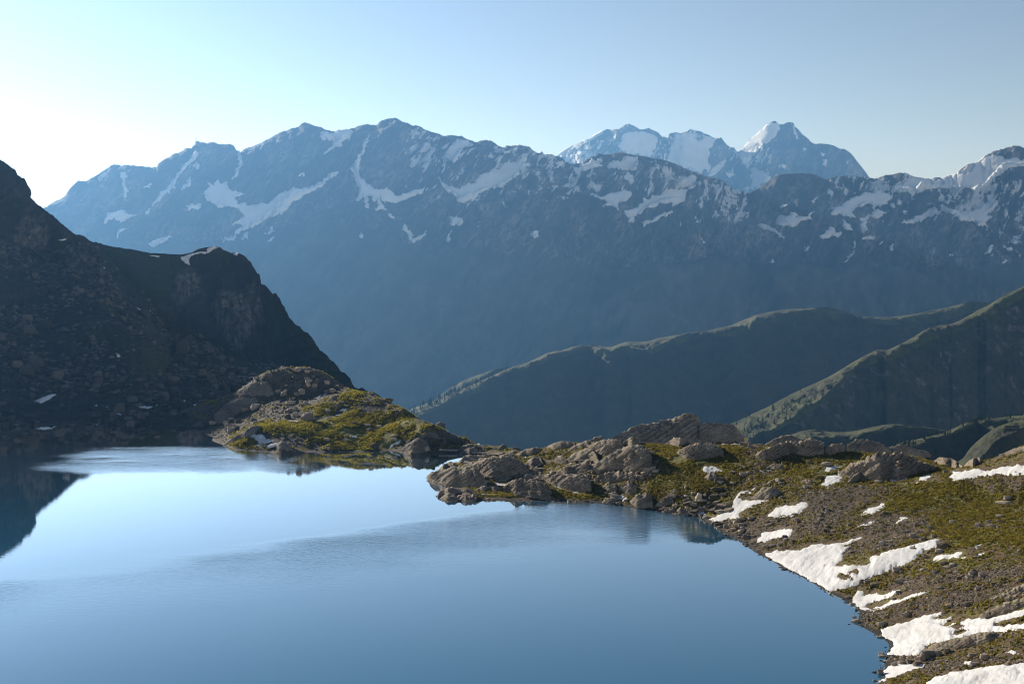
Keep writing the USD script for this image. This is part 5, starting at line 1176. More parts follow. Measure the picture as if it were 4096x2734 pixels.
BOULDERS = """K5 605 458 112 52 2|brown flat-topped block at the edge of the great snowfield
K5 650 575 145 50 4|long grey slab lying on the stony slope below the brown block
K5 635 475 46 32 1|round pale stone just below the brown block
K5 1065 392 105 36 4|flat dark slab under the split snow band
K5 1095 428 92 30 4|second flat dark slab below the split snow band
K5 755 242 72 26 2|flat stone lying on the upper great snowfield
K5 1020 270 84 38 0|grey block just left of the split snow band
K5 965 480 58 40 3|reddish block right of the brown flat-topped one
K5 1320 525 105 34 4|pale flat slab in the middle of the stony slope
K5 1430 515 62 32 1|pale stone next to the flat slab on the stony slope
K5 440 995 105 50 0|grey block on the stony point by the water
K5 180 965 85 42 1|dark block at the water on the stony point
K5 118 984 30 14 2|small dark stone in the water off the stony point
K5 1530 1252 48 26 3|small dark cube-like stone above the lowest slope
K5 1065 232 90 62 3|dark shaded boulder above the split snow band
K5 850 145 62 30 1|grey stone at the top of the great snowfield
K5 955 118 56 28 0|pale stone above the top of the great snowfield
K5 800 75 40 30 3|small brown cube-like stone on the mossy slope
K5 240 572 44 46 3|dark upright stone at the lower edge of the great snowfield
K5 155 785 58 22 1|brown stone at the waterline below the forked snow band
K5 870 1340 110 105 5|tilted pale plate beside the foot of the long slab
K5 940 1300 150 72 2|broad pale plate at the foot of the long slab
K5 1000 1290 86 60 3|pale block between the plates at the foot of the long slab
K5 1095 1262 76 58 6|upright pale block at the front of the long slab
K5 790 1388 80 48 1|light brown block by the lower snow tongue
K5 640 1370 85 35 0|grey block at the shore above the lower snow tongue
K5 570 1395 75 40 2|rough stone at the shore below the lowest big snowfield
K5 720 1370 70 44 6|light stone beside the light brown block
K5 1690 830 75 70 1|dark rounded boulder on the grey whaleback
K5 435 1272 72 16 4|flat dark stone in the water off the lowest big snowfield
K5 452 1310 82 30 0|dark low stone at the water's edge off the lowest big snowfield
K5 430 1478 70 60 5|sharp tilted block in the water near the lower edge
K5 365 1462 52 24 1|dark stone in the water left of the sharp tilted block
K5 372 1545 48 28 2|pale stone in the water at the bottom of the picture
K5 388 1348 56 9 4|flat stone awash off the lower snow tongue
K5 420 1392 26 12 1|tiny stone awash off the lower snow tongue
K5 460 1396 24 10 2|tiniest stone awash beside the lower snow tongue
K5 1380 300 42 26 3|cube-like stone between the two arms of the split snow band
K5 1210 535 52 34 3|dark leaning stone left of the pale flat slab
K5 800 530 54 18 4|thin flat stone on the dark gravel
K5 700 578 78 26 4|thin plate beside the long grey slab
K5 690 412 52 20 0|stone at the right end of the great snowfield's lower edge
K5 560 735 62 24 1|tan stone on the strip of moss in the forked snow band
K5 1010 630 66 26 2|tan stone at the right tip of the forked snow band
K5 300 570 80 30 4|flat stone below the dark upright stone
K5 380 600 90 34 0|grey stone among the rubble below the great snowfield
K5 100 722 70 24 2|stone at the waterline left of the forked snow band
K4 1005 800 105 32 4|flat dark stone in the water at the foot of the great snowfield
K4 1085 815 44 20 0|small dark stone next to the flat one at the great snowfield
K4 1133 832 36 24 3|grey cube-like stone where the great snowfield meets the water
K4 640 600 32 16 1|small stone in the water off the beach
K4 472 460 50 28 1|dark stone where the beach meets the water
K4 735 476 85 30 0|left of two dark stones on the beach beside the great snowfield
K4 780 500 78 34 2|right of two dark stones on the beach beside the great snowfield
K4 370 318 105 26 4|long dark stone on the upper beach
K4 430 340 52 20 1|small dark stone beside the long one on the upper beach
K4 580 340 108 32 2|dark mossy stone left of the ragged snow patch
K4 1160 25 48 26 1|dark stone at the edge of the broad snow patch
K4 1360 980 52 12 4|flat stone awash below the great snowfield
K4 362 425 20 10 1|tiny stone in the shallow water by the beach
K4 1910 510 55 42 3|stone at the ragged right edge of the great snowfield
K4 420 235 88 50 6|tawny mossy hummock-like stone on the beach
K4 1040 180 70 26 4|flat pale stone above the beach
K4 840 245 64 22 4|flat stone at the top of the ragged snow patch
K4 1580 745 64 26 5|dark stone alone on the great snowfield
K4 550 92 120 40 4|dark slab beside the mouth of the forked snow gully
K4 1690 270 64 28 0|dark stone on the brown slope left of the slim snow streak
K4 1890 240 60 30 2|grey stone at the lower end of the slim snow streak
K2 1250 1055 66 34 1|lone brown boulder on the grass left of the forked gully
K3 275 428 110 52 3|dark boulder in the shaded meadow beside a snow sliver
K3 2150 835 170 40 4|long dark slab half sunk in the moss at the right
K3 2190 780 90 45 0|jutting brown rock above the long sunken slab
K3 2110 965 100 30 4|pale flat stone on the right slope
K3 2090 1020 55 36 3|small dark cube-like stone on the right slope
K3 1240 1130 40 32 3|orange-tinted cube-like stone on the mossy slope
K3 1405 1175 52 34 2|pale stone above the great snowfield's head
K3 1290 1205 62 34 1|grey stone left of the great snowfield's head
K3 1505 1280 120 64 3|dark stone in its own shadow right of the great snowfield's head
K3 830 605 90 32 4|flat grey stone in front of the slanting outcrop
K3 1500 940 60 26 2|pale stone on the green slope""".split("\n")
for k, row in enumerate(BOULDERS):
    pos, lab = row.split("|")
    sh, x, y, w_, h_, fm = pos.split()
    s = SURVEY[sh]
    px_, py_ = s[0] + float(x) / s[2], s[1] + float(y) / s[2]
    wet_ = "in the water" in lab or "awash" in lab or "shallow" in lab
    boulder(lab, px_, py_, float(w_) / s[2], float(h_) / s[2], None if wet_ else TR, form=int(fm) + k % 3, mat=M_STONE if "dark" in lab else M_BOULDER, sink=0.3)
BOULDERS_L = """K6 905 636 142 100 3|big brown boulder on the promontory meadow, shadow to its right
K6 925 245 80 52 5|pointed block on the right of the stony knoll
K6 1000 245 66 50 3|square block on the right of the stony knoll
K6 1115 255 60 48 0|rounded block on the right shoulder of the stony knoll
K6 850 358 80 70 5|tilted block on the flank of the stony knoll
K6 270 535 95 46 1|round boulder in the shade under the fissured slab
K6 370 515 120 62 6|dark jagged boulder beside the round one in the shade
K6 730 545 120 48 2|grey flat boulder on the shaded flank of the knoll
K6 735 462 125 42 1|grass-topped boulder on the knoll flank
K6 1125 545 66 44 3|dark boulder in the meadow near the white streak
K6 435 652 60 26 0|dark stone on top of the promontory tip
K6 650 790 44 26 3|small dark boulder on the front slope of the promontory
K6 1115 845 74 36 0|dark boulder above the water in front of the meadow
K6 1815 805 76 32 2|upper of two dark boulders by the snow tongue
K6 1820 838 66 30 0|lower of two dark boulders by the snow tongue
K6 1320 845 70 32 1|dark boulder below the flat snow patch
K6 1405 670 70 28 2|dark stone in the line of rocks across the meadow, left
K6 1540 690 76 30 0|dark stone in the line of rocks across the meadow, middle
K6 1660 700 60 26 3|dark stone in the line of rocks across the meadow, right
K6 1510 568 34 18 1|small stone below the white patch under the crest
K6 2220 697 50 34 3|dark block on the crest by the path
K6 1570 352 64 34 0|dark block on the skyline behind the promontory crest
K6 1770 432 84 40 2|jagged block on the falling skyline of the promontory
K6 705 92 50 28 3|block on the very top of the stony knoll, left
K6 830 98 40 24 5|block on the very top of the stony knoll, right
K6 1915 775 36 28 3|small block beside the oval snow patch
L2 260 120 170 130 3|grey block above the plank bridge""".split("\n")
for k, row in enumerate(BOULDERS_L):
    pos, lab = row.split("|")
    sh, x, y, w_, h_, fm = pos.split()
    s = SURVEY[sh]
    boulder(lab, s[0] + float(x) / s[2], s[1] + float(y) / s[2], float(w_) / s[2], float(h_) / s[2], TL, form=int(fm) + k % 2, mat=M_BOULDER if "brown" in lab else M_STONE, sink=0.25)


def grid_pick(G, weight, n, rng):
    """n random surface points of a grid, by weight per cell (scaled by the cell's true area)."""
    a = np.cross(G[1:, :-1] - G[:-1, :-1], G[:-1, 1:] - G[:-1, :-1])
    wgt = np.linalg.norm(a, axis=-1) * weight[:-1, :-1]
    c = np.cumsum(wgt.ravel())
    i = np.searchsorted(c, rng.rand(n) * c[-1])
    r, q = np.unravel_index(np.minimum(i, len(c) - 1), wgt.shape)
    f, g = rng.rand(n, 1), rng.rand(n, 1)
    return (G[r, q] * (1 - f) + G[r + 1, q] * f) * (1 - g) + (G[r, q + 1] * (1 - f) + G[r + 1, q + 1] * f) * g


def quats(n, rng, tilt=0.35):
    a, t, d = rng.rand(n) * 2 * np.pi, rng.normal(size=n) * tilt, rng.rand(n) * 2 * np.pi
    qz = np.stack([np.cos(a / 2), 0 * a, 0 * a, np.sin(a / 2)], 1)
    qt = np.stack([np.cos(t / 2), np.sin(t / 2) * np.cos(d), np.sin(t / 2) * np.sin(d), 0 * t], 1)
    w1, x1, y1, z1 = qt.T
    w2, x2, y2, z2 = qz.T
    return np.stack([w1 * w2 - x1 * x2 - y1 * y2 - z1 * z2, w1 * x2 + x1 * w2 + y1 * z2 - z1 * y2, w1 * y2 - x1 * z2 + y1 * w2 + z1 * x2, w1 * z2 + x1 * y2 - y1 * x2 + z1 * w2], 1)


def scatter(name, forms, P, size, mat, rng, label, category, tilt=0.35, flatten=(0.8, 1.2)):
    pi = UsdGeom.PointInstancer.Define(stage, path_for(name))
    base = str(pi.GetPath())
    for V, F in forms:
        pi.GetPrototypesRel().AddTarget(put_mesh("form", V, F, mat, base).GetPath())
    n = len(P)
    pi.CreateProtoIndicesAttr(Vt.IntArray.FromNumpy(rng.randint(0, len(forms), n).astype(np.int32)))
    pi.CreatePositionsAttr(Vt.Vec3fArray.FromNumpy(P.astype(np.float32)))
    pi.CreateOrientationsAttr(Vt.QuathArray([Gf.Quath(*map(float, q)) for q in quats(n, rng, tilt)]))
    s = size[:, None] * np.stack([0 * size + 1, rng.uniform(0.7, 1.1, n), rng.uniform(*flatten, n)], 1)
    pi.CreateScalesAttr(Vt.Vec3fArray.FromNumpy(s.astype(np.float32)))
    return tag(pi.GetPrim(), label, category, None, "stuff")


def sizes(n, lo, hi, power, rng):
    return lo * (hi / lo) ** (rng.rand(n) ** power)


GR = TR.grid()
pxr, pyr = proj(GR)
snow_all = sdf_image([tr(r.split("|")[0]) for r in SNOW_R.split("\n")], HOLES)(pxr, pyr)
visible = (pxr > 1650) & (pxr < 4250) & (pyr < 2800) & (TR.base > 0.05) & (GR[..., 1] < 420)
bare_w = np.clip(0.25 + soil * 1.2 - 0.9 * np.clip(grass[:1, :1] * 0, 0, 1), 0, 2) * visible * (snow_all < -4)
right_side = np.clip((pxr - 2750) / 300, 0.05, 1)
rs = np.random.RandomState(3)
n = 22000
P = grid_pick(GR, bare_w * right_side * np.clip(300 / GR[..., 1], 0.5, 2) ** 2, n, rs)
scatter("slope_stones", FORMS[:6], P + [0, 0, 0.02], sizes(n, 0.16, 0.62, 2.4, rs), M_STONE, rs, "small grey and brown stones strewn over the right-hand slope and beach", "stones", flatten=(0.5, 1.0))
MARKS_R = [("the great snowfield", 3330, 2290), ("the split snow band", 3830, 2220), ("the lowest big snowfield", 3780, 2510), ("the slanting outcrop", 3560, 1920), ("the broad snow patch", 3150, 2080), ("the green patch of the right slope", 3750, 1990),
           ("the corner snowfield", 3950, 2680), ("the layered ledges at the right edge", 4020, 2370), ("the stony beach", 3000, 2140), ("the snow patch pointing uphill", 3500, 2030), ("the forked snow band", 3560, 2390), ("the wide snowfield at the right edge", 3950, 1890)]
MARKS_L = [("the smooth slab dome", 1040, 1560), ("the top of the stony knoll", 1170, 1490), ("the fissured slab", 950, 1640), ("the big brown boulder", 1210, 1650), ("the two blue snow streaks", 1290, 1600), ("the promontory crest", 1500, 1600)]
MARKS_M = [("the upper left crag", 150, 1020), ("the largest shaded snow patch", 180, 1600), ("the dark grassy hollow", 500, 1420), ("the house-sized split block", 718, 1410), ("the shaded shore", 400, 1690), ("the foot of the dark cliff", 900, 1440), ("the curved snow streak", 600, 1625), ("the left edge of the picture", 20, 1350), ("the middle of the scree", 330, 1250)]


def near(marks, P):
    x, y = proj(P)
    return min(marks, key=lambda m: (m[1] - x) ** 2 + (m[2] - y) ** 2)[0]


n = 190
P = grid_pick(GR, bare_w * right_side * (pxr > 2900) * (pxr < 4080) * (pyr < 2725) * (snow_all < -12), n, rs)
for k in range(n):
    w_ = rs.uniform(0.55, 1.35)
    boulder("weathered loose stone under knee height, near " + near(MARKS_R, P[k]), 0, 0, w_ / P[k, 1] * FPX, w_ * rs.uniform(0.3, 0.6) / P[k, 1] * FPX, None, "loose stones near " + near(MARKS_R, P[k]), M_BOULDER if rs.rand() < 0.6 else M_STONE, rs.randint(0, 8), name="stone", category="stone", P=P[k])
GL = TL.grid()
pxl, pyl = proj(GL)
snow_l = sdf_image([tr(r.split("|")[0]) for r in SNOW_L.split("\n")])(pxl, pyl)
bare_l = sdf_image(BARE_L)(pxl, pyl)
vis_l = (pxl > 780) & (pxl < 2060) & (TL.base > 0.1) & (GL[..., 1] < 560) & (snow_l < -4)
n = 3600
P = grid_pick(GL, (0.10 + np.clip(bare_l / 15, 0, 1)) * vis_l, n, rs)
scatter("knoll_stones", FORMS[:6], P, sizes(n, 0.3, 1.4, 2.2, rs), M_SCREE, rs, "broken stones lying over the knoll and between the promontory slabs", "stones", flatten=(0.6, 1.0))
n = 70
P = grid_pick(GL, (0.15 + np.clip(bare_l / 15, 0, 1)) * vis_l, n, rs)
for k in range(n):
    w_ = rs.uniform(1.2, 2.8)
    boulder("dark lichen-covered block in the rubble near " + near(MARKS_L, P[k]), 0, 0, w_ / P[k, 1] * FPX, w_ * rs.uniform(0.45, 0.75) / P[k, 1] * FPX, None, "blocks near " + near(MARKS_L, P[k]), M_STONE, rs.randint(0, 8), name="block", category="block", P=P[k])

# broken ledges between the outcrops and stones awash along the waterline
bank = (pxr > 1690) & (pxr < 3000) & (TR.base > 0.15) & (snow_all < -4) & (GR[..., 1] < 420)
LEDGES = [rock_form(150 + j, f, 22) for j, f in enumerate([0.28, 0.4, 0.34, 0.5])]
clus = np.clip(0.2 + 2.0 * fbm2(TR.X / 7, TR.Y / 12, 3, 1301), 0, 1) * np.clip(1.0 - 0.75 * np.clip(sdf_image(GREEN_R)(pxr, pyr) / 15, 0, 1), 0.1, 1)
n = 1500
P = grid_pick(GR, bank * clus, n, rs)
scatter("bank_rubble", LEDGES, P + [0, 0, 0.05], sizes(n, 0.6, 3.4, 1.8, rs), M_STONE, rs, "broken slabs of bedrock scattered between the outcrops of the rock bank", "rubble", tilt=0.22, flatten=(0.8, 1.5))
n = 900
P = grid_pick(GR, (np.abs(TR.base) < 0.22) * (pxr > 1690) * (pxr < 4200) * (GR[..., 1] < 380), n, rs)
P[:, 2] = rs.uniform(-0.12, 0.08, n)
scatter("shore_stones", FORMS[:6], P, sizes(n, 0.25, 1.1, 2.2, rs), M_STONE, rs, "dark wet stones along the waterline", "stones", flatten=(0.5, 0.9))

# scree of the shaded mountain
sc = (tm[:, None] > 0.93) & (tm[:, None] < 2.06) & (pxm > -60) & (pxm < 1260)
fan = np.clip(0.35 + 1.5 * fbm2((GM[..., 0] + 0.5 * GM[..., 1]) / 26, (GM[..., 1] - 0.5 * GM[..., 0]) / 70, 3, 1401), 0.05, 1)
wscree = sc * fan * np.clip(1.25 - 1.6 * np.clip(gsd / 20 + 0.3, 0, 1), 0.06, 1)
n = 22000
P = grid_pick(GM, wscree, n, rs)
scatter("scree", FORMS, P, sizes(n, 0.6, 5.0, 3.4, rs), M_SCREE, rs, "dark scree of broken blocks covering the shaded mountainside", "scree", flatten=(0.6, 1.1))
n = 130
P = grid_pick(GM, wscree, n, rs)
for k in range(n):
    w_ = rs.uniform(3.0, 6.0)
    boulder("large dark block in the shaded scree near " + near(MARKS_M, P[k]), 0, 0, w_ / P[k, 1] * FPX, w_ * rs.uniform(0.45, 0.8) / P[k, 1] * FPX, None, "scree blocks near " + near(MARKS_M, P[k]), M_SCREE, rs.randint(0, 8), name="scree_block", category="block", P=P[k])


def mount_hit(px, py):
    d = (pxm - px) ** 2 + (pym - py) ** 2 + (tm[:, None] < 0) * 1e6
    return GM[np.unravel_index(np.argmin(d), d.shape)]


for x, y, w_, h_, fm, lab in ((718, 1418, 74, 66, 3, "house-sized split block on the scree below the dark cliff"), (185, 1322, 44, 40, 1, "rounded block with a pale face in the left scree"), (100, 1338, 88, 36, 4, "long flat block in the left scree"),
                              (570, 1275, 50, 34, 0, "pale block at the right edge of the scree"), (625, 1315, 56, 36, 2, "broad block among the scree near the dark grass"), (475, 1655, 48, 44, 3, "dark cube-like block near the shaded shore"),
                              (618, 1612, 26, 18, 1, "light round stone above the curved snow streak"), (520, 1710, 40, 26, 5, "leaning stone on the shaded gravel spit")):
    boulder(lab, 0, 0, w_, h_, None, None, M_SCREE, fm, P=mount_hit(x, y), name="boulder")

# ------------------------------------------------------------------ grass


def tuft(seed, blades=9, spread=0.20, height=0.26):
    r = np.random.RandomState(seed)
    V, F = [], []
    for b in range(blades):
        a, rad = r.rand() * 2 * np.pi, spread * r.rand() ** 0.6
        x, y = rad * math.cos(a), rad * math.sin(a)
        lean = r.normal(size=2) * 0.10
        d = r.rand() * np.pi
        wv = np.array([math.cos(d), math.sin(d), 0]) * r.uniform(0.06, 0.11)
        hgt = height * r.uniform(0.6, 1.15)
        p = np.array([x, y, -0.04])
        mid = p + np.array([lean[0] * 0.5, lean[1] * 0.5, hgt * 0.6])
        i = len(V)
        V += [p - wv, p + wv, mid + wv * 0.7, mid - wv * 0.7, p + np.array([lean[0] * 1.5, lean[1] * 1.5, hgt])]
        F += [[i, i + 1, i + 2], [i, i + 2, i + 3], [i + 3, i + 2, i + 4]]
    return np.array(V), np.array(F)


TUFTS = [tuft(900 + k) for k in range(4)]
gr_r = np.clip((np.clip(0.52 + sdf_image(GREEN_R)(pxr, pyr) / 150, 0.36, 0.9) - 0.28 * np.clip(sdf_image(BARE_R)(pxr, pyr) / 40, 0, 1) - 0.22) * 1.6, 0.05, 1)
clump = np.clip(0.6 + 1.2 * fbm2(TR.X / 3.0, TR.Y / 4.5, 4, 1201, 0.6), 0.08, 1)
n = 60000
P = grid_pick(GR, gr_r * clump * visible * (snow_all < -3) * (TR.base > 0.35), n, rs)
scatter("slope_grass", TUFTS, P, sizes(n, 0.7, 1.7, 1.5, rs), M_TUFT, rs, "short yellow-green grass tufts on the right-hand shore", "grass", tilt=0.12, flatten=(0.7, 1.2))
gr_l = np.clip((np.clip(0.52 + sdf_image(GREEN_L)(pxl, pyl) / 70, 0.26, 0.9) - 0.35 * np.clip(bare_l / 25, 0, 1) - 0.2) * 1.6, 0.02, 1)
clump = np.clip(0.5 + 1.6 * fbm2(TL.X / 5.0, TL.Y / 8.0, 4, 1203, 0.6), 0, 1) ** 1.3
n = 20000
P = grid_pick(GL, gr_l * clump * vis_l * (TL.base > 0.3), n, rs)
scatter("promontory_grass", TUFTS, P, sizes(n, 1.0, 2.4, 1.5, rs), M_TUFT_LUSH, rs, "sunlit yellow-green grass on the promontory meadow", "grass", tilt=0.12, flatten=(0.7, 1.2))

# ------------------------------------------------------------------ conifers on the far crests
M_BARK = plain("bark", (0.10, 0.075, 0.055), 0.9)
M_NEEDLE = material("needles", {"o": ("object_info", {}), "r": ("rgb_ramp", {"ramp": [(0.0, (0.030, 0.050, 0.018)), (1.0, (0.075, 0.095, 0.030))]}), "d": ("diffuse_bsdf", {}), "t": ("translucent_bsdf", {}), "x": ("mix_closure", {"fac": 0.3})},
                    [("o.random", "r.fac"), ("r.color", "d.color"), ("r.color", "t.color"), ("d.BSDF", "x.closure1"), ("t.BSDF", "x.closure2")], surface="x.closure")


def conifer_form(k):
    r = np.random.RandomState(1300 + k)
    root = stage.CreateClassPrim(f"/World/conifer_form_{k + 1:03d}")
    trunk = trimesh.creation.cone(radius=0.22, height=8.5, sections=6)
    put_mesh("trunk", trunk.vertices - [0, 0, 0.4], trunk.faces, M_BARK, str(root.GetPath()))
    V, F = [], []
    tiers = 8
    for t_ in range(tiers):
        z0 = 0.8 + 7.6 * t_ / tiers
        rad = (2.1 - 0.5 * (k % 2)) * (1 - t_ / tiers) ** 0.85 * r.uniform(0.8, 1.15) + 0.15
        m = 9
        i = len(V)
        V.append((0, 0, z0 + 1.9))
        for j in range(m):
            a = 2 * np.pi * (j + r.uniform(-0.3, 0.3)) / m
            q = rad * (1.0 if j % 2 else 0.55) * r.uniform(0.75, 1.2)
            V.append((q * math.cos(a), q * math.sin(a), z0 - 0.25 * r.rand()))
        F += [[i, i + 1 + j, i + 1 + (j + 1) % m] for j in range(m)]
    put_mesh("crown", np.array(V), np.array(F), M_NEEDLE, str(root.GetPath()))
    return root


CONIFERS = [conifer_form(k) for k in range(3)]


def plant(P, label, group, lo, hi, rng, cuts=(1e9,), spots=("",)):
    for q in P:
        where = np.searchsorted(cuts, proj(q)[0])
        s = rng.uniform(lo, hi)
        x = UsdGeom.Xform.Define(stage, path_for("conifer"))
        x.AddTranslateOp().Set(Gf.Vec3d(*map(float, q)))
        x.AddRotateZOp().Set(float(rng.rand() * 360))
        x.AddScaleOp().Set(Gf.Vec3f(s * rng.uniform(0.85, 1.1), s, s * rng.uniform(0.9, 1.2)))
        x.GetPrim().GetReferences().AddInternalReference(CONIFERS[rng.randint(0, 3)].GetPath())
        x.GetPrim().SetInstanceable(True)
        tag(x.GetPrim(), label + spots[where], "conifer", group + spots[where])


def far_pick(G, place, px, py, t0, t1, x0, x1, fade_x, n):
    wgt = ((place[:, None] >= t0) & (place[:, None] <= t1) & (px > x0) & (px < x1)) * np.clip((x1 - px) / fade_x, 0.05, 1)
    return grid_pick(G, wgt, n, rs)


plant(far_pick(HG, HGp, HGx, HGy, 0, 0.95, 1610, 2100, 260, 170), "small conifer in the wood along the green ridge", "conifers on the green ridge", 0.7, 1.35, rs, (1700, 1790, 1880, 1990), (", at its left end", ", left of its middle", ", in its middle", ", right of its middle", ", at the upper end of the wood"))
plant(far_pick(HR, HRp, HRx, HRy, 0, 1.1, 2890, 3300, 420, 46), "scattered small conifer on the sunlit flank of the valley slope", "conifers on the valley slope", 0.6, 1.1, rs, (2980, 3080, 3180), (", lowest ones", ", lower half", ", upper half", ", highest ones"))
plant(far_pick(HK, HKp, HKx, HKy, 0, 1.15, 3540, 4100, 900, 44), "lone small conifer on the lit crest of the green knoll", "conifers on the green knoll", 0.45, 0.8, rs, (3680, 3830, 3960), (", left end", ", left half", ", right half", ", near the picture edge"))

# ------------------------------------------------------------------ footbridge, signpost, cairn, summit buildings
M_WOOD = plain("weathered_wood", (0.36, 0.31, 0.25), 0.85)
M_STEEL = plain("grey_steel", (0.33, 0.34, 0.35), 0.5, 0.6)
M_YELLOW = plain("yellow_board", (0.75, 0.42, 0.02), 0.5)
M_WHITE = plain("white_plate", (0.75, 0.75, 0.74), 0.5)
M_CONCRETE = plain("station_wall", (0.28, 0.28, 0.29), 0.85)
M_ROOF = plain("station_roof", (0.20, 0.21, 0.23), 0.6)


def box(p0, p1):
    b = trimesh.creation.box(bounds=[np.minimum(p0, p1), np.maximum(p0, p1)])
    return b.vertices, b.faces


def beam(a, b, wid, hei):
    """A squared timber from a to b."""
    a, b = np.asarray(a, float), np.asarray(b, float)
    L = np.linalg.norm(b - a)
    m = trimesh.creation.box(extents=[L, wid, hei])
    d = (b - a) / L
    side = np.cross([0, 0, 1.0], d)
    side = side / np.linalg.norm(side) if np.linalg.norm(side) > 1e-6 else np.array([0, 1.0, 0])
    R = np.eye(4)
    R[:3, 0], R[:3, 1], R[:3, 2] = d, side, np.cross(d, side)
    R[:3, 3] = (a + b) / 2
    m.apply_transform(R)
    return m.vertices, m.faces


def pole(a, b, r0, r1=None, n=8):
    a, b = np.asarray(a, float), np.asarray(b, float)
    r1 = r0 if r1 is None else r1
    d = (b - a) / np.linalg.norm(b - a)
    u = np.cross(d, [1.0, 0, 0] if abs(d[0]) < 0.9 else [0, 1.0, 0])
    u /= np.linalg.norm(u)
    v = np.cross(d, u)
    ang = np.arange(n) * 2 * np.pi / n
    ring = np.cos(ang)[:, None] * u + np.sin(ang)[:, None] * v
    V = np.vstack([a + ring * r0, b + ring * r1, [a], [b]])
    F = [[i, (i + 1) % n, n + (i + 1) % n] for i in range(n)] + [[i, n + (i + 1) % n, n + i] for i in range(n)] + [[2 * n, (i + 1) % n, i] for i in range(n)] + [[2 * n + 1, n + i, n + (i + 1) % n] for i in range(n)]
    return V, np.array(F)


fb = thing("footbridge", "narrow wooden footbridge with a short railing over the lake outlet", "footbridge")
fp = str(fb.GetPath())
A0, A1 = level(1757, 1798.5, 0.85), level(1829, 1799.5, 0.85)
B0, B1 = level(1890, 1809.5, 0.75), level(1943, 1811, 0.70)
C0, C1 = level(1941, 1818.5, 0.42), level(2012, 1822, 0.36)
put_mesh("deck", *beam(A0, A1, 0.9, 0.34), M_WOOD, fp)
put_mesh("deck", *beam(B0, B1, 0.9, 0.30), M_WOOD, fp)
put_mesh("deck", *beam(C0, C1, 0.9, 0.26), M_WOOD, fp)
tops = []
for x in (1900.0, 1920.5, 1941.0):
    f = (x - 1890) / 53
    q = B0 * (1 - f) + B1 * f + [0, -0.38, 0]
    put_mesh("post", *pole(q, q + [0, 0, 1.05], 0.06), M_WOOD, fp)
    tops.append(q + [0, 0, 1.0])
put_mesh("rail", *pole(tops[0], tops[2], 0.04), M_WOOD, fp)
put_mesh("pier", *box(B1 + [-0.9, -0.4, -1.4], B1 + [-0.1, 0.4, -0.16]), M_WOOD, fp)

S0 = TR.hit(2981, 1784)[0]
k = S0[1] / FPX
sg = thing("signpost", "hiking signpost with yellow arrow boards beside the skyline rocks", "signpost", S0)
sp = str(sg.GetPath())
put_mesh("pole", *pole([0, 0, -0.3], [0, 0, 41 * k], 0.035), M_STEEL, sp)


def arrow(z, x0, x1, hgt, point, y):
    s = 1 if point > 0 else -1
    tip = (x1 if s > 0 else x0) + s * hgt * 0.5
    V = [(x0, y, z), (x1, y, z), (x1, y, z + hgt), (x0, y, z + hgt), (tip, y, z + hgt / 2)]
    V = np.array(V + [(a, y + 0.02, b) for a, _, b in V])
    ring = [0, 1, 4, 2, 3] if s > 0 else [0, 1, 2, 3, 4]
    F = [[ring[0], ring[i], ring[i + 1]] for i in range(1, 4)] + [[5 + ring[0], 5 + ring[i + 1], 5 + ring[i]] for i in range(1, 4)]
    for i in range(5):
        a, b = ring[i], ring[(i + 1) % 5]
        F += [[a, a + 5, b + 5], [a, b + 5, b]]
    return V, np.array(F)


put_mesh("location_board", *box([-0.10, -0.06, 38.0 * k], [0.14, -0.04, 41.5 * k]), M_YELLOW, sp)
put_mesh("arrow_board", *arrow(31.8 * k, -0.18, 0.22, 0.22, 1, -0.06), M_YELLOW, sp)
put_mesh("arrow_board", *arrow(27.2 * k, -0.26, 0.30, 0.20, -1, -0.06), M_YELLOW, sp)
put_mesh("arrow_board", *arrow(24.2 * k, -0.22, 0.34, 0.17, 1, -0.06), M_YELLOW, sp)
put_mesh("plate", *box([-0.10, -0.06, 21.4 * k], [0.12, -0.045, 23.4 * k]), M_WHITE, sp)

C = TR.hit(3045, 1763)[0]
if C[1] > 420:
    C = at(3045, 1763, 372.0)
    C[2] = TR.z(C[:1], C[1:2])[0]
cn = thing("cairn", "little cairn of stacked stones on the skyline right of the signpost", "cairn", C)
for j, (z, w_) in enumerate(((0.0, 0.62), (0.16, 0.5), (0.30, 0.40), (0.42, 0.30), (0.52, 0.2))):
    V, F = FORMS[j]
    V = turn(V, j * 2.1)
    V = V / np.ptp(V, axis=0) * [w_, w_ * 0.8, 0.24]
    put_mesh("stone", V + [0.03 * math.sin(j * 2), 0, z + 0.08], F, M_STONE, str(cn.GetPath()))


def crest_at(px):
    j = int(np.argmin(np.abs(px_main[12] - px)))
    return G_MAIN[12, j]


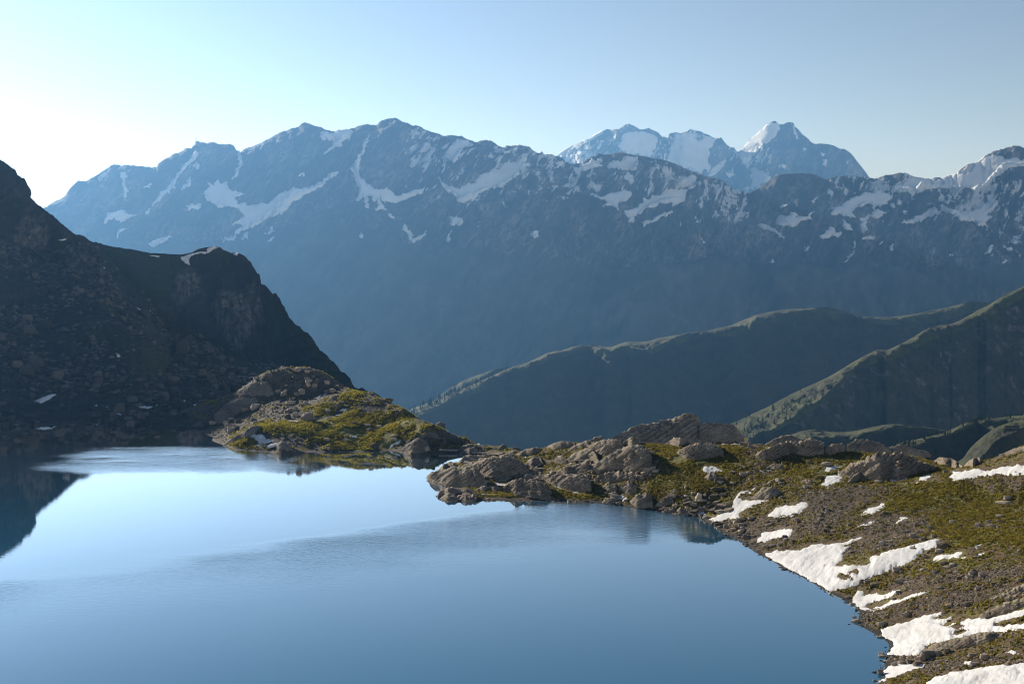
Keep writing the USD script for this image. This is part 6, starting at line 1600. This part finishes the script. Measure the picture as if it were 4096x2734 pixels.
Q = crest_at(793.0)
k = Q[1] / FPX
st = thing("summit_station", "mountain-top cable car station building on the left peak", "building", Q + [0, 0, 0])
s_ = str(st.GetPath())
put_mesh("wall", *box([-9 * k, -6, -8], [8.5 * k, 14, 5.2 * k]), M_CONCRETE, s_)
V = np.array([(-9.6 * k, -7, 5.2 * k), (9 * k, -7, 5.2 * k), (-9.6 * k, 15, 5.2 * k), (9 * k, 15, 5.2 * k), (-2 * k, -7, 9.0 * k), (-2 * k, 15, 9.0 * k), (9 * k, -7, 6.4 * k), (9 * k, 15, 6.4 * k)])
hull = trimesh.convex.convex_hull(V + [0, 0, 0.05])
put_mesh("roof", hull.vertices, hull.faces, M_ROOF, s_)
for w_ in (-5.5, -1.5, 2.5, 6):
    put_mesh("window", *box([(w_ - 1.2) * k, -6.06, 1.6 * k], [(w_ + 1.2) * k, -5.9, 3.6 * k]), M_ROOF, s_)
put_mesh("terrace", *box([8.5 * k, -5, 0.6 * k], [24 * k, 8, 1.6 * k]), M_CONCRETE, s_)
put_mesh("terrace_railing", *box([12 * k, -5.1, 2.0 * k], [24 * k, -4.9, 3.4 * k]), M_STEEL, s_)
Qm = crest_at(788.0)
am_ = thing("antenna_mast", "tall thin antenna mast beside the summit station", "mast", Qm)
a_ = str(am_.GetPath())
put_mesh("shaft", *pole([0, -2, 0], [0, -2, 33 * k], 1.3, 0.45, 6), M_STEEL, a_)
for dx in (-2.6, 2.6):
    put_mesh("brace", *pole([dx, -2, -2], [0, -2, 14 * k], 0.35, 0.3, 5), M_STEEL, a_)
for j, x in enumerate((477.0, 481.0)):
    Q2 = crest_at(x)
    ap = thing("antenna_pole", ("left" if j == 0 else "right") + " one of two thin antenna poles on the low left summit", "mast", Q2)
    put_mesh("pole", *pole([0, 0, -3], [0, 0, 9.5 * Q2[1] / FPX], 0.5, 0.3, 5), M_STEEL, str(ap.GetPath()))
    put_mesh("crossbar", *pole([-1.6, 0, 6 * Q2[1] / FPX], [1.6, 0, 6 * Q2[1] / FPX], 0.3, 0.3, 5), M_STEEL, str(ap.GetPath()))
